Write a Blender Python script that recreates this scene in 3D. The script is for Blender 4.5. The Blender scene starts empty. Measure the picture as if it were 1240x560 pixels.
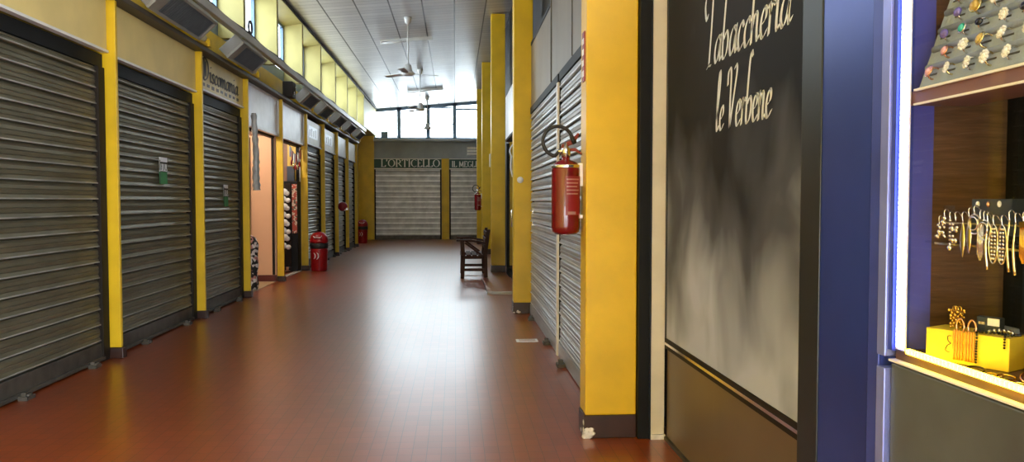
import bpy, math, random
from mathutils import Vector, Matrix
random.seed(7)
S = bpy.context.scene
COL = S.collection
PI = math.pi

# ------------------------------------------------------------------ helpers
class MB:
    """collects shapes; build() links them as one mesh object"""
    def __init__(s, M=None):
        s.v = []; s.f = []; s.M = M; s.sm = []
    def _add(s, vs, fs, smooth=False):
        b = len(s.v)
        for p in vs:
            p = Vector(p)
            s.v.append(s.M @ p if s.M else p)
        for f in fs:
            s.f.append([b + i for i in f]); s.sm.append(smooth)
        return s
    def box(s, x0, x1, y0, y1, z0, z1):
        vs = [(x0,y0,z0),(x1,y0,z0),(x1,y1,z0),(x0,y1,z0),(x0,y0,z1),(x1,y0,z1),(x1,y1,z1),(x0,y1,z1)]
        return s._add(vs, [(0,3,2,1),(4,5,6,7),(0,1,5,4),(1,2,6,5),(2,3,7,6),(3,0,4,7)])
    def quad(s, a, b, c, d):
        return s._add([a,b,c,d], [(0,1,2,3)])
    def prism(s, poly, axis, a0, a1):
        """poly: 2D points; axis 'y': (x,z) extruded along y; 'x': (y,z) along x; 'z': (x,y) along z"""
        n = len(poly)
        def P(p, a):
            return {'y': (p[0], a, p[1]), 'x': (a, p[0], p[1]), 'z': (p[0], p[1], a)}[axis]
        vs = [P(p, a0) for p in poly] + [P(p, a1) for p in poly]
        fs = [tuple(range(n))[::-1], tuple(range(n, 2*n))]
        for i in range(n):
            j = (i+1) % n
            fs.append((i, j, n+j, n+i))
        return s._add(vs, fs)
    def tube(s, pts, r, segs=8, closed=False, caps=True):
        pts = [Vector(p) for p in pts]; n = len(pts)
        rs = r if isinstance(r, (list, tuple)) else [r]*n
        vs = []; fs = []
        prev = None
        for i, p in enumerate(pts):
            if closed: t = pts[(i+1) % n] - pts[i-1]
            else: t = pts[min(i+1, n-1)] - pts[max(i-1, 0)]
            t.normalize()
            if prev is None:
                a = Vector((0,0,1)) if abs(t.z) < .9 else Vector((1,0,0))
                u = t.cross(a).normalized()
            else:
                u = (prev - t*prev.dot(t)).normalized()
            prev = u; w = t.cross(u)
            for k in range(segs):
                an = 2*PI*k/segs
                vs.append(p + (u*math.cos(an) + w*math.sin(an))*rs[i])
        m = n if closed else n-1
        for i in range(m):
            j = (i+1) % n
            for k in range(segs):
                l = (k+1) % segs
                fs.append((i*segs+k, i*segs+l, j*segs+l, j*segs+k))
        if not closed and caps:
            fs.append(tuple(range(segs))[::-1]); fs.append(tuple((n-1)*segs+k for k in range(segs)))
        return s._add(vs, fs, True)
    def lathe(s, prof, c=(0,0,0), segs=24, axis='z'):
        vs = []; fs = []; n = len(prof)
        for r, h in prof:
            for k in range(segs):
                an = 2*PI*k/segs; a, b = r*math.cos(an), r*math.sin(an)
                p = {'z': (a,b,h), 'x': (h,a,b), 'y': (b,h,a)}[axis]
                vs.append((p[0]+c[0], p[1]+c[1], p[2]+c[2]))
        for i in range(n-1):
            for k in range(segs):
                l = (k+1) % segs
                fs.append((i*segs+k, i*segs+l, (i+1)*segs+l, (i+1)*segs+k))
        if prof[0][0] > 1e-6: fs.append(tuple(range(segs))[::-1])
        if prof[-1][0] > 1e-6: fs.append(tuple((n-1)*segs+k for k in range(segs)))
        return s._add(vs, fs, True)
    def ball(s, c, r, segs=10, rings=6, sc=(1,1,1)):
        prof = [(max(1e-7, r*math.sin(PI*i/rings)), -r*math.cos(PI*i/rings)) for i in range(rings+1)]
        b = len(s.v); M = s.M; s.M = None
        s.lathe(prof, (0,0,0), segs)
        for i in range(b, len(s.v)):
            v = s.v[i]; p = Vector((v.x*sc[0]+c[0], v.y*sc[1]+c[1], v.z*sc[2]+c[2]))
            s.v[i] = M @ p if M else p
        s.M = M
        return s
    def build(s, name, mat, parent=None, bevel=0, kind=None, auto=True):
        off = Vector(parent_loc(parent)) if parent else Vector((0,0,0))
        me = bpy.data.meshes.new(name)
        me.from_pydata([tuple(v - off) for v in s.v], [], s.f)
        me.polygons.foreach_set('use_smooth', s.sm)
        me.update()
        o = bpy.data.objects.new(name, me); COL.objects.link(o)
        me.materials.append(mat)
        if parent: o.parent = parent
        if bevel:
            m = o.modifiers.new('bev', 'BEVEL'); m.width = bevel; m.segments = 2; m.limit_method = 'ANGLE'
        if kind: o['kind'] = kind
        return o

def parent_loc(p):
    l = Vector((0,0,0))
    while p is not None:
        l += p.location; p = p.parent
    return l

def tag(o, label, cat, group=None):
    o['label'] = label; o['category'] = cat
    if group: o['group'] = group
    return o
def thing(name, label, cat, loc, group=None):
    o = bpy.data.objects.new(name, None); COL.objects.link(o)
    o.empty_display_size = .1
    o.location = loc
    return tag(o, label, cat, group)
def copy_tree(o, parent=None):
    c = o.copy(); COL.objects.link(c)
    if parent: c.parent = parent
    for ch in list(o.children): copy_tree(ch, c)
    return c
def bx(*a): return MB().box(*a)
def circle(c, r, n=24, plane='xz', a0=0, a1=2*PI, closed=True):
    out = []
    m = n if closed else n+1
    for i in range(m):
        a = a0 + (a1-a0)*i/n
        u, w = r*math.cos(a), r*math.sin(a)
        out.append({'xz': (c[0]+u, c[1], c[2]+w), 'yz': (c[0], c[1]+u, c[2]+w), 'xy': (c[0]+u, c[1]+w, c[2])}[plane])
    return out
def smooth(pts, n=6):
    out = []
    P = [pts[0]] + list(pts) + [pts[-1]]
    for i in range(1, len(P)-2):
        p0, p1, p2, p3 = [Vector(P[i+k]) for k in (-1,0,1,2)]
        for k in range(n):
            t = k/n
            out.append(.5*((2*p1) + (p2-p0)*t + (2*p0-5*p1+4*p2-p3)*t*t + (3*p1-p0-3*p2+p3)*t**3))
    out.append(Vector(pts[-1]))
    return out

# ------------------------------------------------------------------ materials
def new_mat(name):
    m = bpy.data.materials.new(name); m.use_nodes = True
    nt = m.node_tree
    return m, nt, nt.nodes['Principled BSDF']
def mat(name, col, rough=.5, metal=0., var=.12, scale=6., bump=0., bscale=40., spec=.5, coat=0., stretch=(1,1,1), alt=None):
    """principled paint with a noise mottling between col and a darker (or ALT) tone"""
    m, nt, b = new_mat(name)
    b.inputs['Roughness'].default_value = rough; b.inputs['Metallic'].default_value = metal
    b.inputs['Specular IOR Level'].default_value = spec
    b.inputs['Coat Weight'].default_value = coat
    tc = nt.nodes.new('ShaderNodeTexCoord'); mp = nt.nodes.new('ShaderNodeMapping')
    mp.inputs['Scale'].default_value = stretch
    nt.links.new(tc.outputs['Object'], mp.inputs['Vector'])
    nz = nt.nodes.new('ShaderNodeTexNoise'); nz.inputs['Scale'].default_value = scale; nz.inputs['Detail'].default_value = 5
    nt.links.new(mp.outputs['Vector'], nz.inputs['Vector'])
    rp = nt.nodes.new('ShaderNodeValToRGB')
    rp.color_ramp.elements[0].position = .3; rp.color_ramp.elements[1].position = .7
    a = alt if alt else tuple(c*(1-var) for c in col)
    rp.color_ramp.elements[0].color = (*a, 1); rp.color_ramp.elements[1].color = (*[min(1, c*(1+var*.5)) for c in col], 1)
    nt.links.new(nz.outputs['Fac'], rp.inputs['Fac']); nt.links.new(rp.outputs['Color'], b.inputs['Base Color'])
    if bump:
        n2 = nt.nodes.new('ShaderNodeTexNoise'); n2.inputs['Scale'].default_value = bscale
        nt.links.new(mp.outputs['Vector'], n2.inputs['Vector'])
        bp = nt.nodes.new('ShaderNodeBump'); bp.inputs['Strength'].default_value = bump; bp.inputs['Distance'].default_value = .01
        nt.links.new(n2.outputs['Fac'], bp.inputs['Height']); nt.links.new(bp.outputs['Normal'], b.inputs['Normal'])
    return m
def emit(name, col, st):
    m, nt, b = new_mat(name)
    b.inputs['Base Color'].default_value = (.8,.8,.8,1)
    b.inputs['Emission Color'].default_value = (*col, 1); b.inputs['Emission Strength'].default_value = st
    return m
def glass(name, tint=(1,1,1), refl=.08):
    m = bpy.data.materials.new(name); m.use_nodes = True; nt = m.node_tree; nt.nodes.clear()
    out = nt.nodes.new('ShaderNodeOutputMaterial'); mx = nt.nodes.new('ShaderNodeMixShader')
    t = nt.nodes.new('ShaderNodeBsdfTransparent'); t.inputs['Color'].default_value = (*tint, 1)
    g = nt.nodes.new('ShaderNodeBsdfGlossy'); g.inputs['Roughness'].default_value = .02
    lw = nt.nodes.new('ShaderNodeLayerWeight'); lw.inputs['Blend'].default_value = .25
    mm = nt.nodes.new('ShaderNodeMath'); mm.operation = 'MULTIPLY_ADD'; mm.inputs[1].default_value = refl; mm.inputs[2].default_value = refl*.1
    nt.links.new(lw.outputs['Fresnel'], mm.inputs[0]); nt.links.new(mm.outputs[0], mx.inputs['Fac'])
    nt.links.new(t.outputs[0], mx.inputs[1]); nt.links.new(g.outputs[0], mx.inputs[2]); nt.links.new(mx.outputs[0], out.inputs[0])
    return m

M = {}
M['yellow'] = mat('yellow_paint', (.72,.46,.007), .42, var=.16, scale=3, bump=.06, bscale=60)
M['ochre'] = mat('ochre_paint', (.60,.42,.06), .5, var=.18, scale=3, bump=.06)
M['fin'] = mat('pale_yellow_paint', (.36,.31,.10), .55, var=.15, scale=2.5)
M['plinth'] = mat('brown_plinth', (.035,.012,.008), .4, var=.3, scale=8)
M['plaster'] = mat('chipped_plaster', (.75,.72,.68), .9, var=.2, scale=30, bump=.4)
M['shutter_olive'] = mat('weathered_shutter_steel', (.20,.18,.118), .36, .55, var=.22, scale=4, bump=.05, bscale=30, stretch=(1,.8,1.6))
M['worn_highlight_lip'] = mat('slat_edge_highlight', (.50,.48,.43), .38, .4, var=.5, scale=5, stretch=(1,.6,2))  # paler tone paints the light catching on worn slat edges
M['grey_highlight_lip'] = mat('pale_slat_highlight', (.78,.79,.80), .35, .4, var=.2, scale=6)  # painted highlight for the slat edges of the grey shutters
M['shutter_mid'] = mat('grey_shutter_steel', (.44,.445,.45), .42, .5, var=.3, scale=3, bump=.1, bscale=26)
M['shutter_grey'] = mat('galvanised_shutter_steel', (.42,.43,.44), .40, .55, var=.25, scale=4, bump=.1, bscale=26, stretch=(1,.4,3))
M['dark_metal'] = mat('dark_brown_metal', (.016,.011,.008), .6, 0, var=.3, spec=.2)
M['black'] = mat('black_paint', (.006,.0065,.007), .55, var=.3, spec=.2)
M['grime_rail'] = mat('dull_rail_steel', (.10,.09,.075), .5, .5, var=.35, scale=9)
M['sign_beige'] = mat('beige_sign_board', (.82,.64,.25), .5, var=.12, scale=2)
M['sign_gold'] = mat('gold_sign_board', (.74,.58,.24), .4, var=.22, scale=2.2)
M['sign_white'] = mat('white_sign_board', (.90,.91,.92), .4, var=.12, scale=5)
M['sign_cream'] = mat('cream_sign_board', (.72,.66,.48), .45, var=.12, scale=3)
M['white_line'] = mat('white_trim', (.80,.78,.74), .4, var=.1)
M['brown_beam'] = mat('brown_beam_paint', (.075,.058,.04), .5, var=.25, scale=3)
M['fascia'] = mat('grey_fascia', (.52,.50,.45), .5, var=.2, scale=2)
M['unit_grey'] = mat('grey_unit_metal', (.22,.21,.19), .4, .25, var=.15)
M['unit_light'] = mat('light_unit_frame', (.27,.26,.22), .4, .15, var=.12)
M['louvre'] = mat('louvre_metal', (.30,.31,.33), .3, .5, var=.15)
M['cream'] = mat('cream_jamb_paint', (.66,.60,.46), .45, var=.12, scale=4)
M['bronze'] = mat('bronze_laminate', (.17,.12,.07), .38, .25, var=.15, scale=2, stretch=(1,1,.3))
M['grey_panel'] = mat('grey_brown_sheet', (.18,.145,.095), .35, .1, var=.3, scale=2.2, stretch=(1,1,.4))
M['red'] = mat('red_enamel', (.16,.003,.007), .25, var=.15, coat=.4)
M['bin_red'] = mat('red_plastic', (.28,.005,.008), .32, var=.12)
M['rubber'] = mat('black_rubber', (.012,.012,.013), .55, var=.2)
M['chrome'] = mat('bright_metal', (.75,.75,.76), .2, 1., var=.1)
M['poster_white'] = mat('poster_white_print', (.88,.94,1.0), .6, var=.02, spec=.2)
M['label_pale'] = mat('pale_pink_print', (.50,.28,.26), .5, var=.2)
M['label_red'] = mat('dark_red_label', (.25,.01,.015), .4, var=.1)
M['label_white'] = mat('label_white', (.90,.90,.90), .5, var=.08)
M['wood_dark'] = mat('dark_bench_wood', (.040,.014,.008), .62, spec=.25, var=.35, scale=5, stretch=(6,6,1))
M['peach'] = mat('peach_wall_paint', (.72,.42,.24), .6, var=.06, scale=2)
M['mauve'] = mat('mauve_frame_paint', (.42,.22,.16), .55, var=.1)
M['skirt_red'] = mat('dark_red_skirting', (.10,.015,.01), .4, var=.2)
M['shop_tile'] = mat('beige_shop_floor', (.55,.42,.24), .35, var=.15, scale=4)
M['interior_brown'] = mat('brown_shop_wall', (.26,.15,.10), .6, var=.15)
M['white_plastic'] = mat('white_plastic', (.85,.85,.83), .4, var=.06)
M['green'] = mat('green_notice', (.02,.23,.05), .5, var=.15, scale=12)
M['ink'] = mat('black_ink', (.01,.01,.01), .5, var=.2)
M['brown_ink'] = mat('brown_letter_paint', (.07,.04,.018), .4, var=.3)
M['sign_green'] = mat('dark_green_sign', (.028,.085,.066), .5, var=.2, scale=2)
M['end_band'] = mat('grey_end_wall_paint', (.34,.38,.42), .5, var=.25, scale=1.2)
M['mullion'] = mat('blue_grey_window_frame', (.10,.16,.24), .4, .2, var=.12)
M['fan_white'] = mat('off_white_fan_enamel', (.60,.60,.57), .35, .1, var=.08)
M['navy'] = mat('column_blue_glare', (.03,.06,.34), .28, .3, var=.25, scale=1.6)  # blue of the lens glare put into the column colour
M['slate'] = mat('slate_column_edge', (.022,.028,.036), .35, .3, var=.2)
M['blue_bright'] = mat('frame_blue_glare', (.05,.08,.42), .35, .2, var=.2)  # frame blue stands in for glare by the LED strip
M['periwinkle'] = mat('frame_strip_pale_glare', (.24,.30,.78), .3, .35, var=.12)  # pale blue glare painted into the frame strip
M['case_panel'] = mat('grey_case_panel', (.13,.155,.18), .32, .3, var=.3, scale=3)
M['glare_reveal'] = mat('blue_glare_side', (.10,.11,.50), .4, var=.1)  # blue glow beside the LED strip painted onto the side panel
M['case_white'] = mat('white_case_edge', (.85,.85,.86), .3, var=.05)
M['foam'] = mat('grey_velvet_foam', (.30,.36,.47), .85, var=.12, scale=20, bump=.3, bscale=90)
M['foam_slot'] = mat('foam_slot_dark', (.06,.065,.07), .9, var=.2)  # dark slits laid flat on the velvet
M['plum'] = mat('plum_shelf_board', (.20,.10,.11), .4, var=.15)
M['gold'] = mat('gold', (.85,.55,.10), .25, 1., var=.12)
M['silver'] = mat('silver', (.82,.80,.72), .2, 1., var=.12)
M['pale_gold'] = mat('pale_gold', (.80,.68,.36), .25, 1., var=.15)
M['rose'] = mat('rose_gold', (.80,.42,.26), .25, 1., var=.1)
M['blackbead'] = mat('black_bead', (.012,.011,.012), .18, var=.2)
M['yellow_riser'] = mat('yellow_display_block', (.88,.66,.05), .4, var=.08)
M['orange_cloth'] = mat('orange_ribbon', (.80,.36,.03), .4, var=.2, scale=30)
M['navy_card'] = mat('navy_card', (.02,.035,.06), .5, var=.2)
M['dark_card'] = mat('dark_backing_card', (.035,.045,.06), .35, var=.2)
M['acrylic'] = glass('acrylic', (.92,.94,.96), .1)
M['glass'] = glass('clear_glass', (.97,.985,.98), .08)
M['dimming_glass'] = glass('dimming_glass', (.78,.80,.82), .08)  # grey tint added to dim the daylight through the clerestory
M['case_glass'] = glass('case_glass', (.98,.99,.99), .05)
M['smoky'] = mat('dark_glass_door', (.012,.013,.015), .08, var=.2)

# stones
for n, c in (('stone_clear', (.86,.88,.9)), ('stone_teal', (.05,.45,.42)), ('stone_violet', (.18,.14,.5)), ('stone_amber', (.55,.40,.12)), ('stone_black', (.02,.02,.025)), ('stone_pink', (.75,.42,.5))):
    M[n] = mat(n, c, .08, .1, var=.3, scale=300)

def tile_floor():
    m, nt, b = new_mat('terracotta_floor_tiles')
    L = nt.links.new; N = nt.nodes.new
    tc = N('ShaderNodeTexCoord')
    br = N('ShaderNodeTexBrick'); br.offset = 0; br.squash = 1
    br.inputs['Scale'].default_value = 1; br.inputs['Brick Width'].default_value = .083; br.inputs['Row Height'].default_value = .115
    br.inputs['Mortar Size'].default_value = .0016; br.inputs['Mortar Smooth'].default_value = .1; br.inputs['Bias'].default_value = 0
    br.inputs['Color1'].default_value = (.33,.058,.007,1); br.inputs['Color2'].default_value = (.27,.046,.006,1)
    br.inputs['Mortar'].default_value = (.03,.010,.006,1)
    L(tc.outputs['Object'], br.inputs['Vector'])
    nz = N('ShaderNodeTexNoise'); nz.inputs['Scale'].default_value = .8; nz.inputs['Detail'].default_value = 2
    L(tc.outputs['Object'], nz.inputs['Vector'])
    mx = N('ShaderNodeMix'); mx.data_type = 'RGBA'; mx.blend_type = 'MULTIPLY'; mx.inputs['Factor'].default_value = .5
    rp = N('ShaderNodeValToRGB'); rp.color_ramp.elements[0].position = 0; rp.color_ramp.elements[0].color = (.3,.25,.2,1); rp.color_ramp.elements[1].position = 1
    L(nz.outputs['Fac'], rp.inputs['Fac']); L(br.outputs['Color'], mx.inputs['A']); L(rp.outputs['Color'], mx.inputs['B'])
    L(mx.outputs['Result'], b.inputs['Base Color'])
    r2 = N('ShaderNodeMapRange'); r2.inputs['To Min'].default_value = .29; r2.inputs['To Max'].default_value = .35
    L(nz.outputs['Fac'], r2.inputs['Value']); L(r2.outputs['Result'], b.inputs['Roughness'])
    n2 = N('ShaderNodeTexNoise'); n2.inputs['Scale'].default_value = 7; n2.inputs['Detail'].default_value = 1
    L(tc.outputs['Object'], n2.inputs['Vector'])
    ad = N('ShaderNodeMath'); ad.operation = 'MULTIPLY_ADD'; ad.inputs[1].default_value = -1.0
    m2 = N('ShaderNodeMath'); m2.operation = 'MULTIPLY'; m2.inputs[1].default_value = .5; L(n2.outputs['Fac'], m2.inputs[0])
    L(br.outputs['Fac'], ad.inputs[0]); L(m2.outputs[0], ad.inputs[2])
    bp = N('ShaderNodeBump'); bp.inputs['Strength'].default_value = .14; bp.inputs['Distance'].default_value = .004
    L(ad.outputs[0], bp.inputs['Height']); L(bp.outputs['Normal'], b.inputs['Normal'])
    b.inputs['Specular IOR Level'].default_value = .9; b.inputs['Coat Weight'].default_value = .45; b.inputs['Coat Roughness'].default_value = .29
    return m
M['floor'] = tile_floor()

def plank_ceiling():
    m, nt, b = new_mat('metal_plank_ceiling')
    L = nt.links.new; N = nt.nodes.new
    tc = N('ShaderNodeTexCoord')
    br = N('ShaderNodeTexBrick'); br.offset = 0
    br.inputs['Scale'].default_value = 1; br.inputs['Brick Width'].default_value = .6; br.inputs['Row Height'].default_value = .22
    br.inputs['Mortar Size'].default_value = .007; br.inputs['Mortar Smooth'].default_value = .2
    br.inputs['Color1'].default_value = (.68,.66,.63,1); br.inputs['Color2'].default_value = (.57,.55,.53,1); br.inputs['Mortar'].default_value = (.16,.15,.145,1)
    L(tc.outputs['Object'], br.inputs['Vector'])
    b2 = N('ShaderNodeTexBrick'); b2.offset = 0
    b2.inputs['Scale'].default_value = 1; b2.inputs['Brick Width'].default_value = .6; b2.inputs['Row Height'].default_value = 400
    b2.inputs['Mortar Size'].default_value = .014; b2.inputs['Mortar Smooth'].default_value = .1
    b2.inputs['Color1'].default_value = b2.inputs['Color2'].default_value = (1,1,1,1); b2.inputs['Mortar'].default_value = (.12,.11,.10,1)
    L(tc.outputs['Object'], b2.inputs['Vector'])
    mx = N('ShaderNodeMix'); mx.data_type = 'RGBA'; mx.blend_type = 'MULTIPLY'; mx.inputs['Factor'].default_value = 1
    L(br.outputs['Color'], mx.inputs['A']); L(b2.outputs['Color'], mx.inputs['B']); L(mx.outputs['Result'], b.inputs['Base Color'])
    nz = N('ShaderNodeTexNoise'); nz.inputs['Scale'].default_value = 3
    L(tc.outputs['Object'], nz.inputs['Vector'])
    ad = N('ShaderNodeMath'); ad.operation = 'MULTIPLY_ADD'; ad.inputs[1].default_value = -1
    L(br.outputs['Fac'], ad.inputs[0]); L(nz.outputs['Fac'], ad.inputs[2])
    bp = N('ShaderNodeBump'); bp.inputs['Strength'].default_value = .35; bp.inputs['Distance'].default_value = .01
    L(ad.outputs[0], bp.inputs['Height']); L(bp.outputs['Normal'], b.inputs['Normal'])
    b.inputs['Roughness'].default_value = .34; b.inputs['Metallic'].default_value = .25
    return m
M['ceiling'] = plank_ceiling()

def wood(name, c1, c2, scale=2.0, stretch=(1,1,12), rough=.4):
    m, nt, b = new_mat(name)
    L = nt.links.new; N = nt.nodes.new
    tc = N('ShaderNodeTexCoord'); mp = N('ShaderNodeMapping'); mp.inputs['Scale'].default_value = stretch
    L(tc.outputs['Object'], mp.inputs['Vector'])
    nz = N('ShaderNodeTexNoise'); nz.inputs['Scale'].default_value = scale; nz.inputs['Detail'].default_value = 7; nz.inputs['Roughness'].default_value = .65
    L(mp.outputs['Vector'], nz.inputs['Vector'])
    rp = N('ShaderNodeValToRGB'); rp.color_ramp.elements[0].position = .35; rp.color_ramp.elements[1].position = .68
    rp.color_ramp.elements[0].color = (*c1,1); rp.color_ramp.elements[1].color = (*c2,1)
    L(nz.outputs['Fac'], rp.inputs['Fac']); L(rp.outputs['Color'], b.inputs['Base Color'])
    b.inputs['Roughness'].default_value = rough
    return m
M['walnut'] = wood('walnut_case_board', (.07,.036,.018), (.17,.09,.045), 5, (1.2,1.2,14))

def smoke_print():
    """printed sheet: black ground with pale plumes that thicken at the bottom of the print"""
    m, nt, b = new_mat('smoke_poster_print')
    L = nt.links.new; N = nt.nodes.new
    tc = N('ShaderNodeTexCoord'); sp = N('ShaderNodeSeparateXYZ'); L(tc.outputs['Object'], sp.inputs[0])
    mp = N('ShaderNodeMapping'); mp.inputs['Scale'].default_value = (1, 1.5, 1.0); L(tc.outputs['Object'], mp.inputs['Vector'])
    nz = N('ShaderNodeTexNoise'); nz.inputs['Scale'].default_value = 1.7; nz.inputs['Detail'].default_value = 3; nz.inputs['Roughness'].default_value = .4; nz.inputs['Distortion'].default_value = .35
    L(mp.outputs['Vector'], nz.inputs['Vector'])
    # height on the sheet (object z): 0 at the foot .. 2.3 at the top of the sheet
    mr = N('ShaderNodeMapRange'); mr.inputs['From Min'].default_value = 0.0; mr.inputs['From Max'].default_value = 1.5
    mr.inputs['To Min'].default_value = .50; mr.inputs['To Max'].default_value = -.42; mr.clamp = True
    L(sp.outputs['Z'], mr.inputs['Value'])
    ad = N('ShaderNodeMath'); ad.operation = 'ADD'; L(nz.outputs['Fac'], ad.inputs[0]); L(mr.outputs['Result'], ad.inputs[1])
    rp = N('ShaderNodeValToRGB'); e = rp.color_ramp.elements
    e[0].position = .22; e[0].color = (.007,.009,.014,1); e[1].position = 1.0; e[1].color = (.43,.47,.58,1)
    k = e.new(.55); k.color = (.07,.078,.105,1)
    L(ad.outputs[0], rp.inputs['Fac']); L(rp.outputs['Color'], b.inputs['Base Color'])
    b.inputs['Roughness'].default_value = .6; b.inputs['Specular IOR Level'].default_value = .15
    return m
M['poster'] = smoke_print()

def speckle(name, c1, c2, c3, scale):
    m, nt, b = new_mat(name)
    L = nt.links.new; N = nt.nodes.new
    tc = N('ShaderNodeTexCoord'); vo = N('ShaderNodeTexVoronoi'); vo.inputs['Scale'].default_value = scale
    L(tc.outputs['Object'], vo.inputs['Vector'])
    rp = N('ShaderNodeValToRGB'); rp.color_ramp.interpolation = 'CONSTANT'
    e = rp.color_ramp.elements; e[0].color = (*c1,1); e[1].position = .45; e[1].color = (*c2,1)
    k = e.new(.8); k.color = (*c3,1)
    sx = N('ShaderNodeSeparateColor'); L(vo.outputs['Color'], sx.inputs[0]); L(sx.outputs[0], rp.inputs['Fac'])
    L(rp.outputs['Color'], b.inputs['Base Color']); b.inputs['Roughness'].default_value = .6
    return m
M['speckle'] = speckle('black_white_print', (.02,.02,.02), (.80,.76,.72), (.55,.25,.22), 22)
M['colour_print'] = speckle('coloured_product_print', (.35,.05,.03), (.55,.45,.35), (.10,.07,.05), 30)
M['sheeting'] = mat('white_sheeting', (.42,.43,.43), .4, var=.6, scale=18, bump=.5, bscale=20, stretch=(1,1,.25))

M['added_lamp_glow'] = emit('added_lamp_diffuser', (1,.88,.72), 6)
M['led_cold'] = emit('cold_led', (.22,.28,1.0), 7)
M['led_warm'] = emit('warm_led', (1.0,.66,.03), 7)

# ------------------------------------------------------------------ lettering (broad-nib strokes)
SCRIPT = {
 'T': (1.0, [[(-.30,2.05),(-.42,2.5),(-.2,2.95),(.3,2.98),(.8,2.9),(1.4,3.1)], [(.62,2.95),(.52,1.5),(.36,.1)], [(.08,-.06),(.30,.02),(.62,.0)], [(-.30,2.05),(-.15,1.9),(-.02,2.1)]]),
 'a': (.93, [[(.74,.82),(.52,1.0),(.2,.75),(.08,.3),(.24,.0),(.5,.2),(.72,.7)], [(.80,1.02),(.70,.35),(.76,.02),(.97,.2)]]),
 'b': (.85, [[(.62,2.45),(.50,2.68),(.34,2.4),(.2,1.5),(.1,.25),(.3,0),(.6,.25),(.70,.72),(.5,1.0),(.2,.7)]]),
 'c': (.66, [[(.62,.78),(.45,1.0),(.15,.7),(.08,.3),(.25,.0),(.62,.22)]]),
 'h': (.90, [[(.42,2.5),(.3,2.55),(.2,1.5),(.10,0)], [(.14,.45),(.4,.98),(.62,.9),(.60,.4),(.68,.02),(.88,.2)]]),
 'e': (.68, [[(.12,.45),(.5,.6),(.56,.88),(.38,1.0),(.12,.65),(.1,.22),(.3,.0),(.68,.25)]]),
 'r': (.62, [[(.02,.85),(.2,1.02),(.2,.5),(.14,0)], [(.2,.6),(.42,1.0),(.62,.88)]]),
 'i': (.44, [[(.02,.85),(.2,1.02),(.16,.3),(.24,.0),(.44,.2)], [(.26,1.48),(.34,1.62)]]),
 'l': (.52, [[(.06,.5),(.38,1.6),(.46,2.3),(.32,2.48),(.17,1.8),(.1,.4),(.22,.0),(.48,.25)]]),
 'n': (.88, [[(.0,.85),(.15,1.02),(.11,0)], [(.14,.45),(.42,1.0),(.62,.85),(.58,.3),(.68,.0),(.88,.2)]]),
 'm': (1.25, [[(.0,.85),(.15,1.02),(.11,0)], [(.14,.45),(.42,1.0),(.55,.85),(.52,0)], [(.55,.45),(.82,1.0),(1.0,.85),(.96,.3),(1.05,.0),(1.25,.2)]]),
 'o': (.72, [[(.45,1.0),(.15,.75),(.1,.25),(.3,0),(.6,.25),(.62,.75),(.42,1.0)]]),
 's': (.6, [[(.55,.85),(.35,1.0),(.15,.8),(.3,.52),(.5,.25),(.3,0),(.05,.15)]]),
 'D': (1.4, [[(.25,2.1),(.3,1.0),(.2,.1)], [(-.1,1.9),(.4,2.25),(1.0,1.9),(1.15,1.1),(.9,.3),(.4,0),(.0,.15)], [(.6,1.9),(.6,.4)]]),
 'V': (1.12, [[(-.15,1.75),(-.12,2.25),(.14,2.42),(.30,2.1),(.28,1.0),(.34,0)], [(.34,0),(.85,1.5),(1.08,2.2),(.95,2.46),(.75,2.3)]]),
 ' ': (.55, []),
}
def _el(cx, cy, rx, ry, a0, a1, n=14):
    return [(cx+rx*math.cos(math.radians(a0+(a1-a0)*i/n)), cy+ry*math.sin(math.radians(a0+(a1-a0)*i/n))) for i in range(n+1)]
ROMAN = {
 'L': (.66, [[(.15,1),(.15,0)], [(.03,0),(.58,0),(.6,.2)], [(.03,1),(.28,1)]]),
 "'": (.25, [[(.12,1.02),(.08,.75)]]),
 'O': (.95, [_el(.45,.5,.38,.5,0,360,24)]),
 'R': (.82, [[(.15,1),(.15,0)], [(.03,1),(.15,1)]+_el(.38,.74,.22,.26,90,-90)+[(.15,.48)], [(.38,.48),(.75,0)], [(.03,0),(.28,0)]]),
 'T': (.76, [[(.36,1),(.36,0)], [(.04,.82),(.05,1),(.67,1),(.68,.82)], [(.24,0),(.48,0)]]),
 'I': (.36, [[(.17,1),(.17,0)], [(.05,1),(.29,1)], [(.05,0),(.29,0)]]),
 'C': (.80, [_el(.45,.5,.37,.5,50,310,20)]),
 'E': (.68, [[(.15,1),(.15,0)], [(.03,1),(.55,1),(.56,.84)], [(.15,.52),(.45,.52)], [(.03,0),(.58,0),(.6,.18)]]),
 'M': (1.02, [[(.14,0),(.16,1)], [(.16,1),(.48,.1)], [(.48,.1),(.82,1)], [(.82,1),(.84,0)], [(.04,0),(.24,0)], [(.72,0),(.96,0)]]),
 'G': (.86, [_el(.45,.5,.37,.5,50,330,20)+[(.76,.42)], [(.58,.42),(.86,.42)]]),
 'F': (.62, [[(.15,1),(.15,0)], [(.03,1),(.55,1),(.56,.84)], [(.15,.52),(.42,.52)]]),
 ' ': (.4, []),
}
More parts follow.
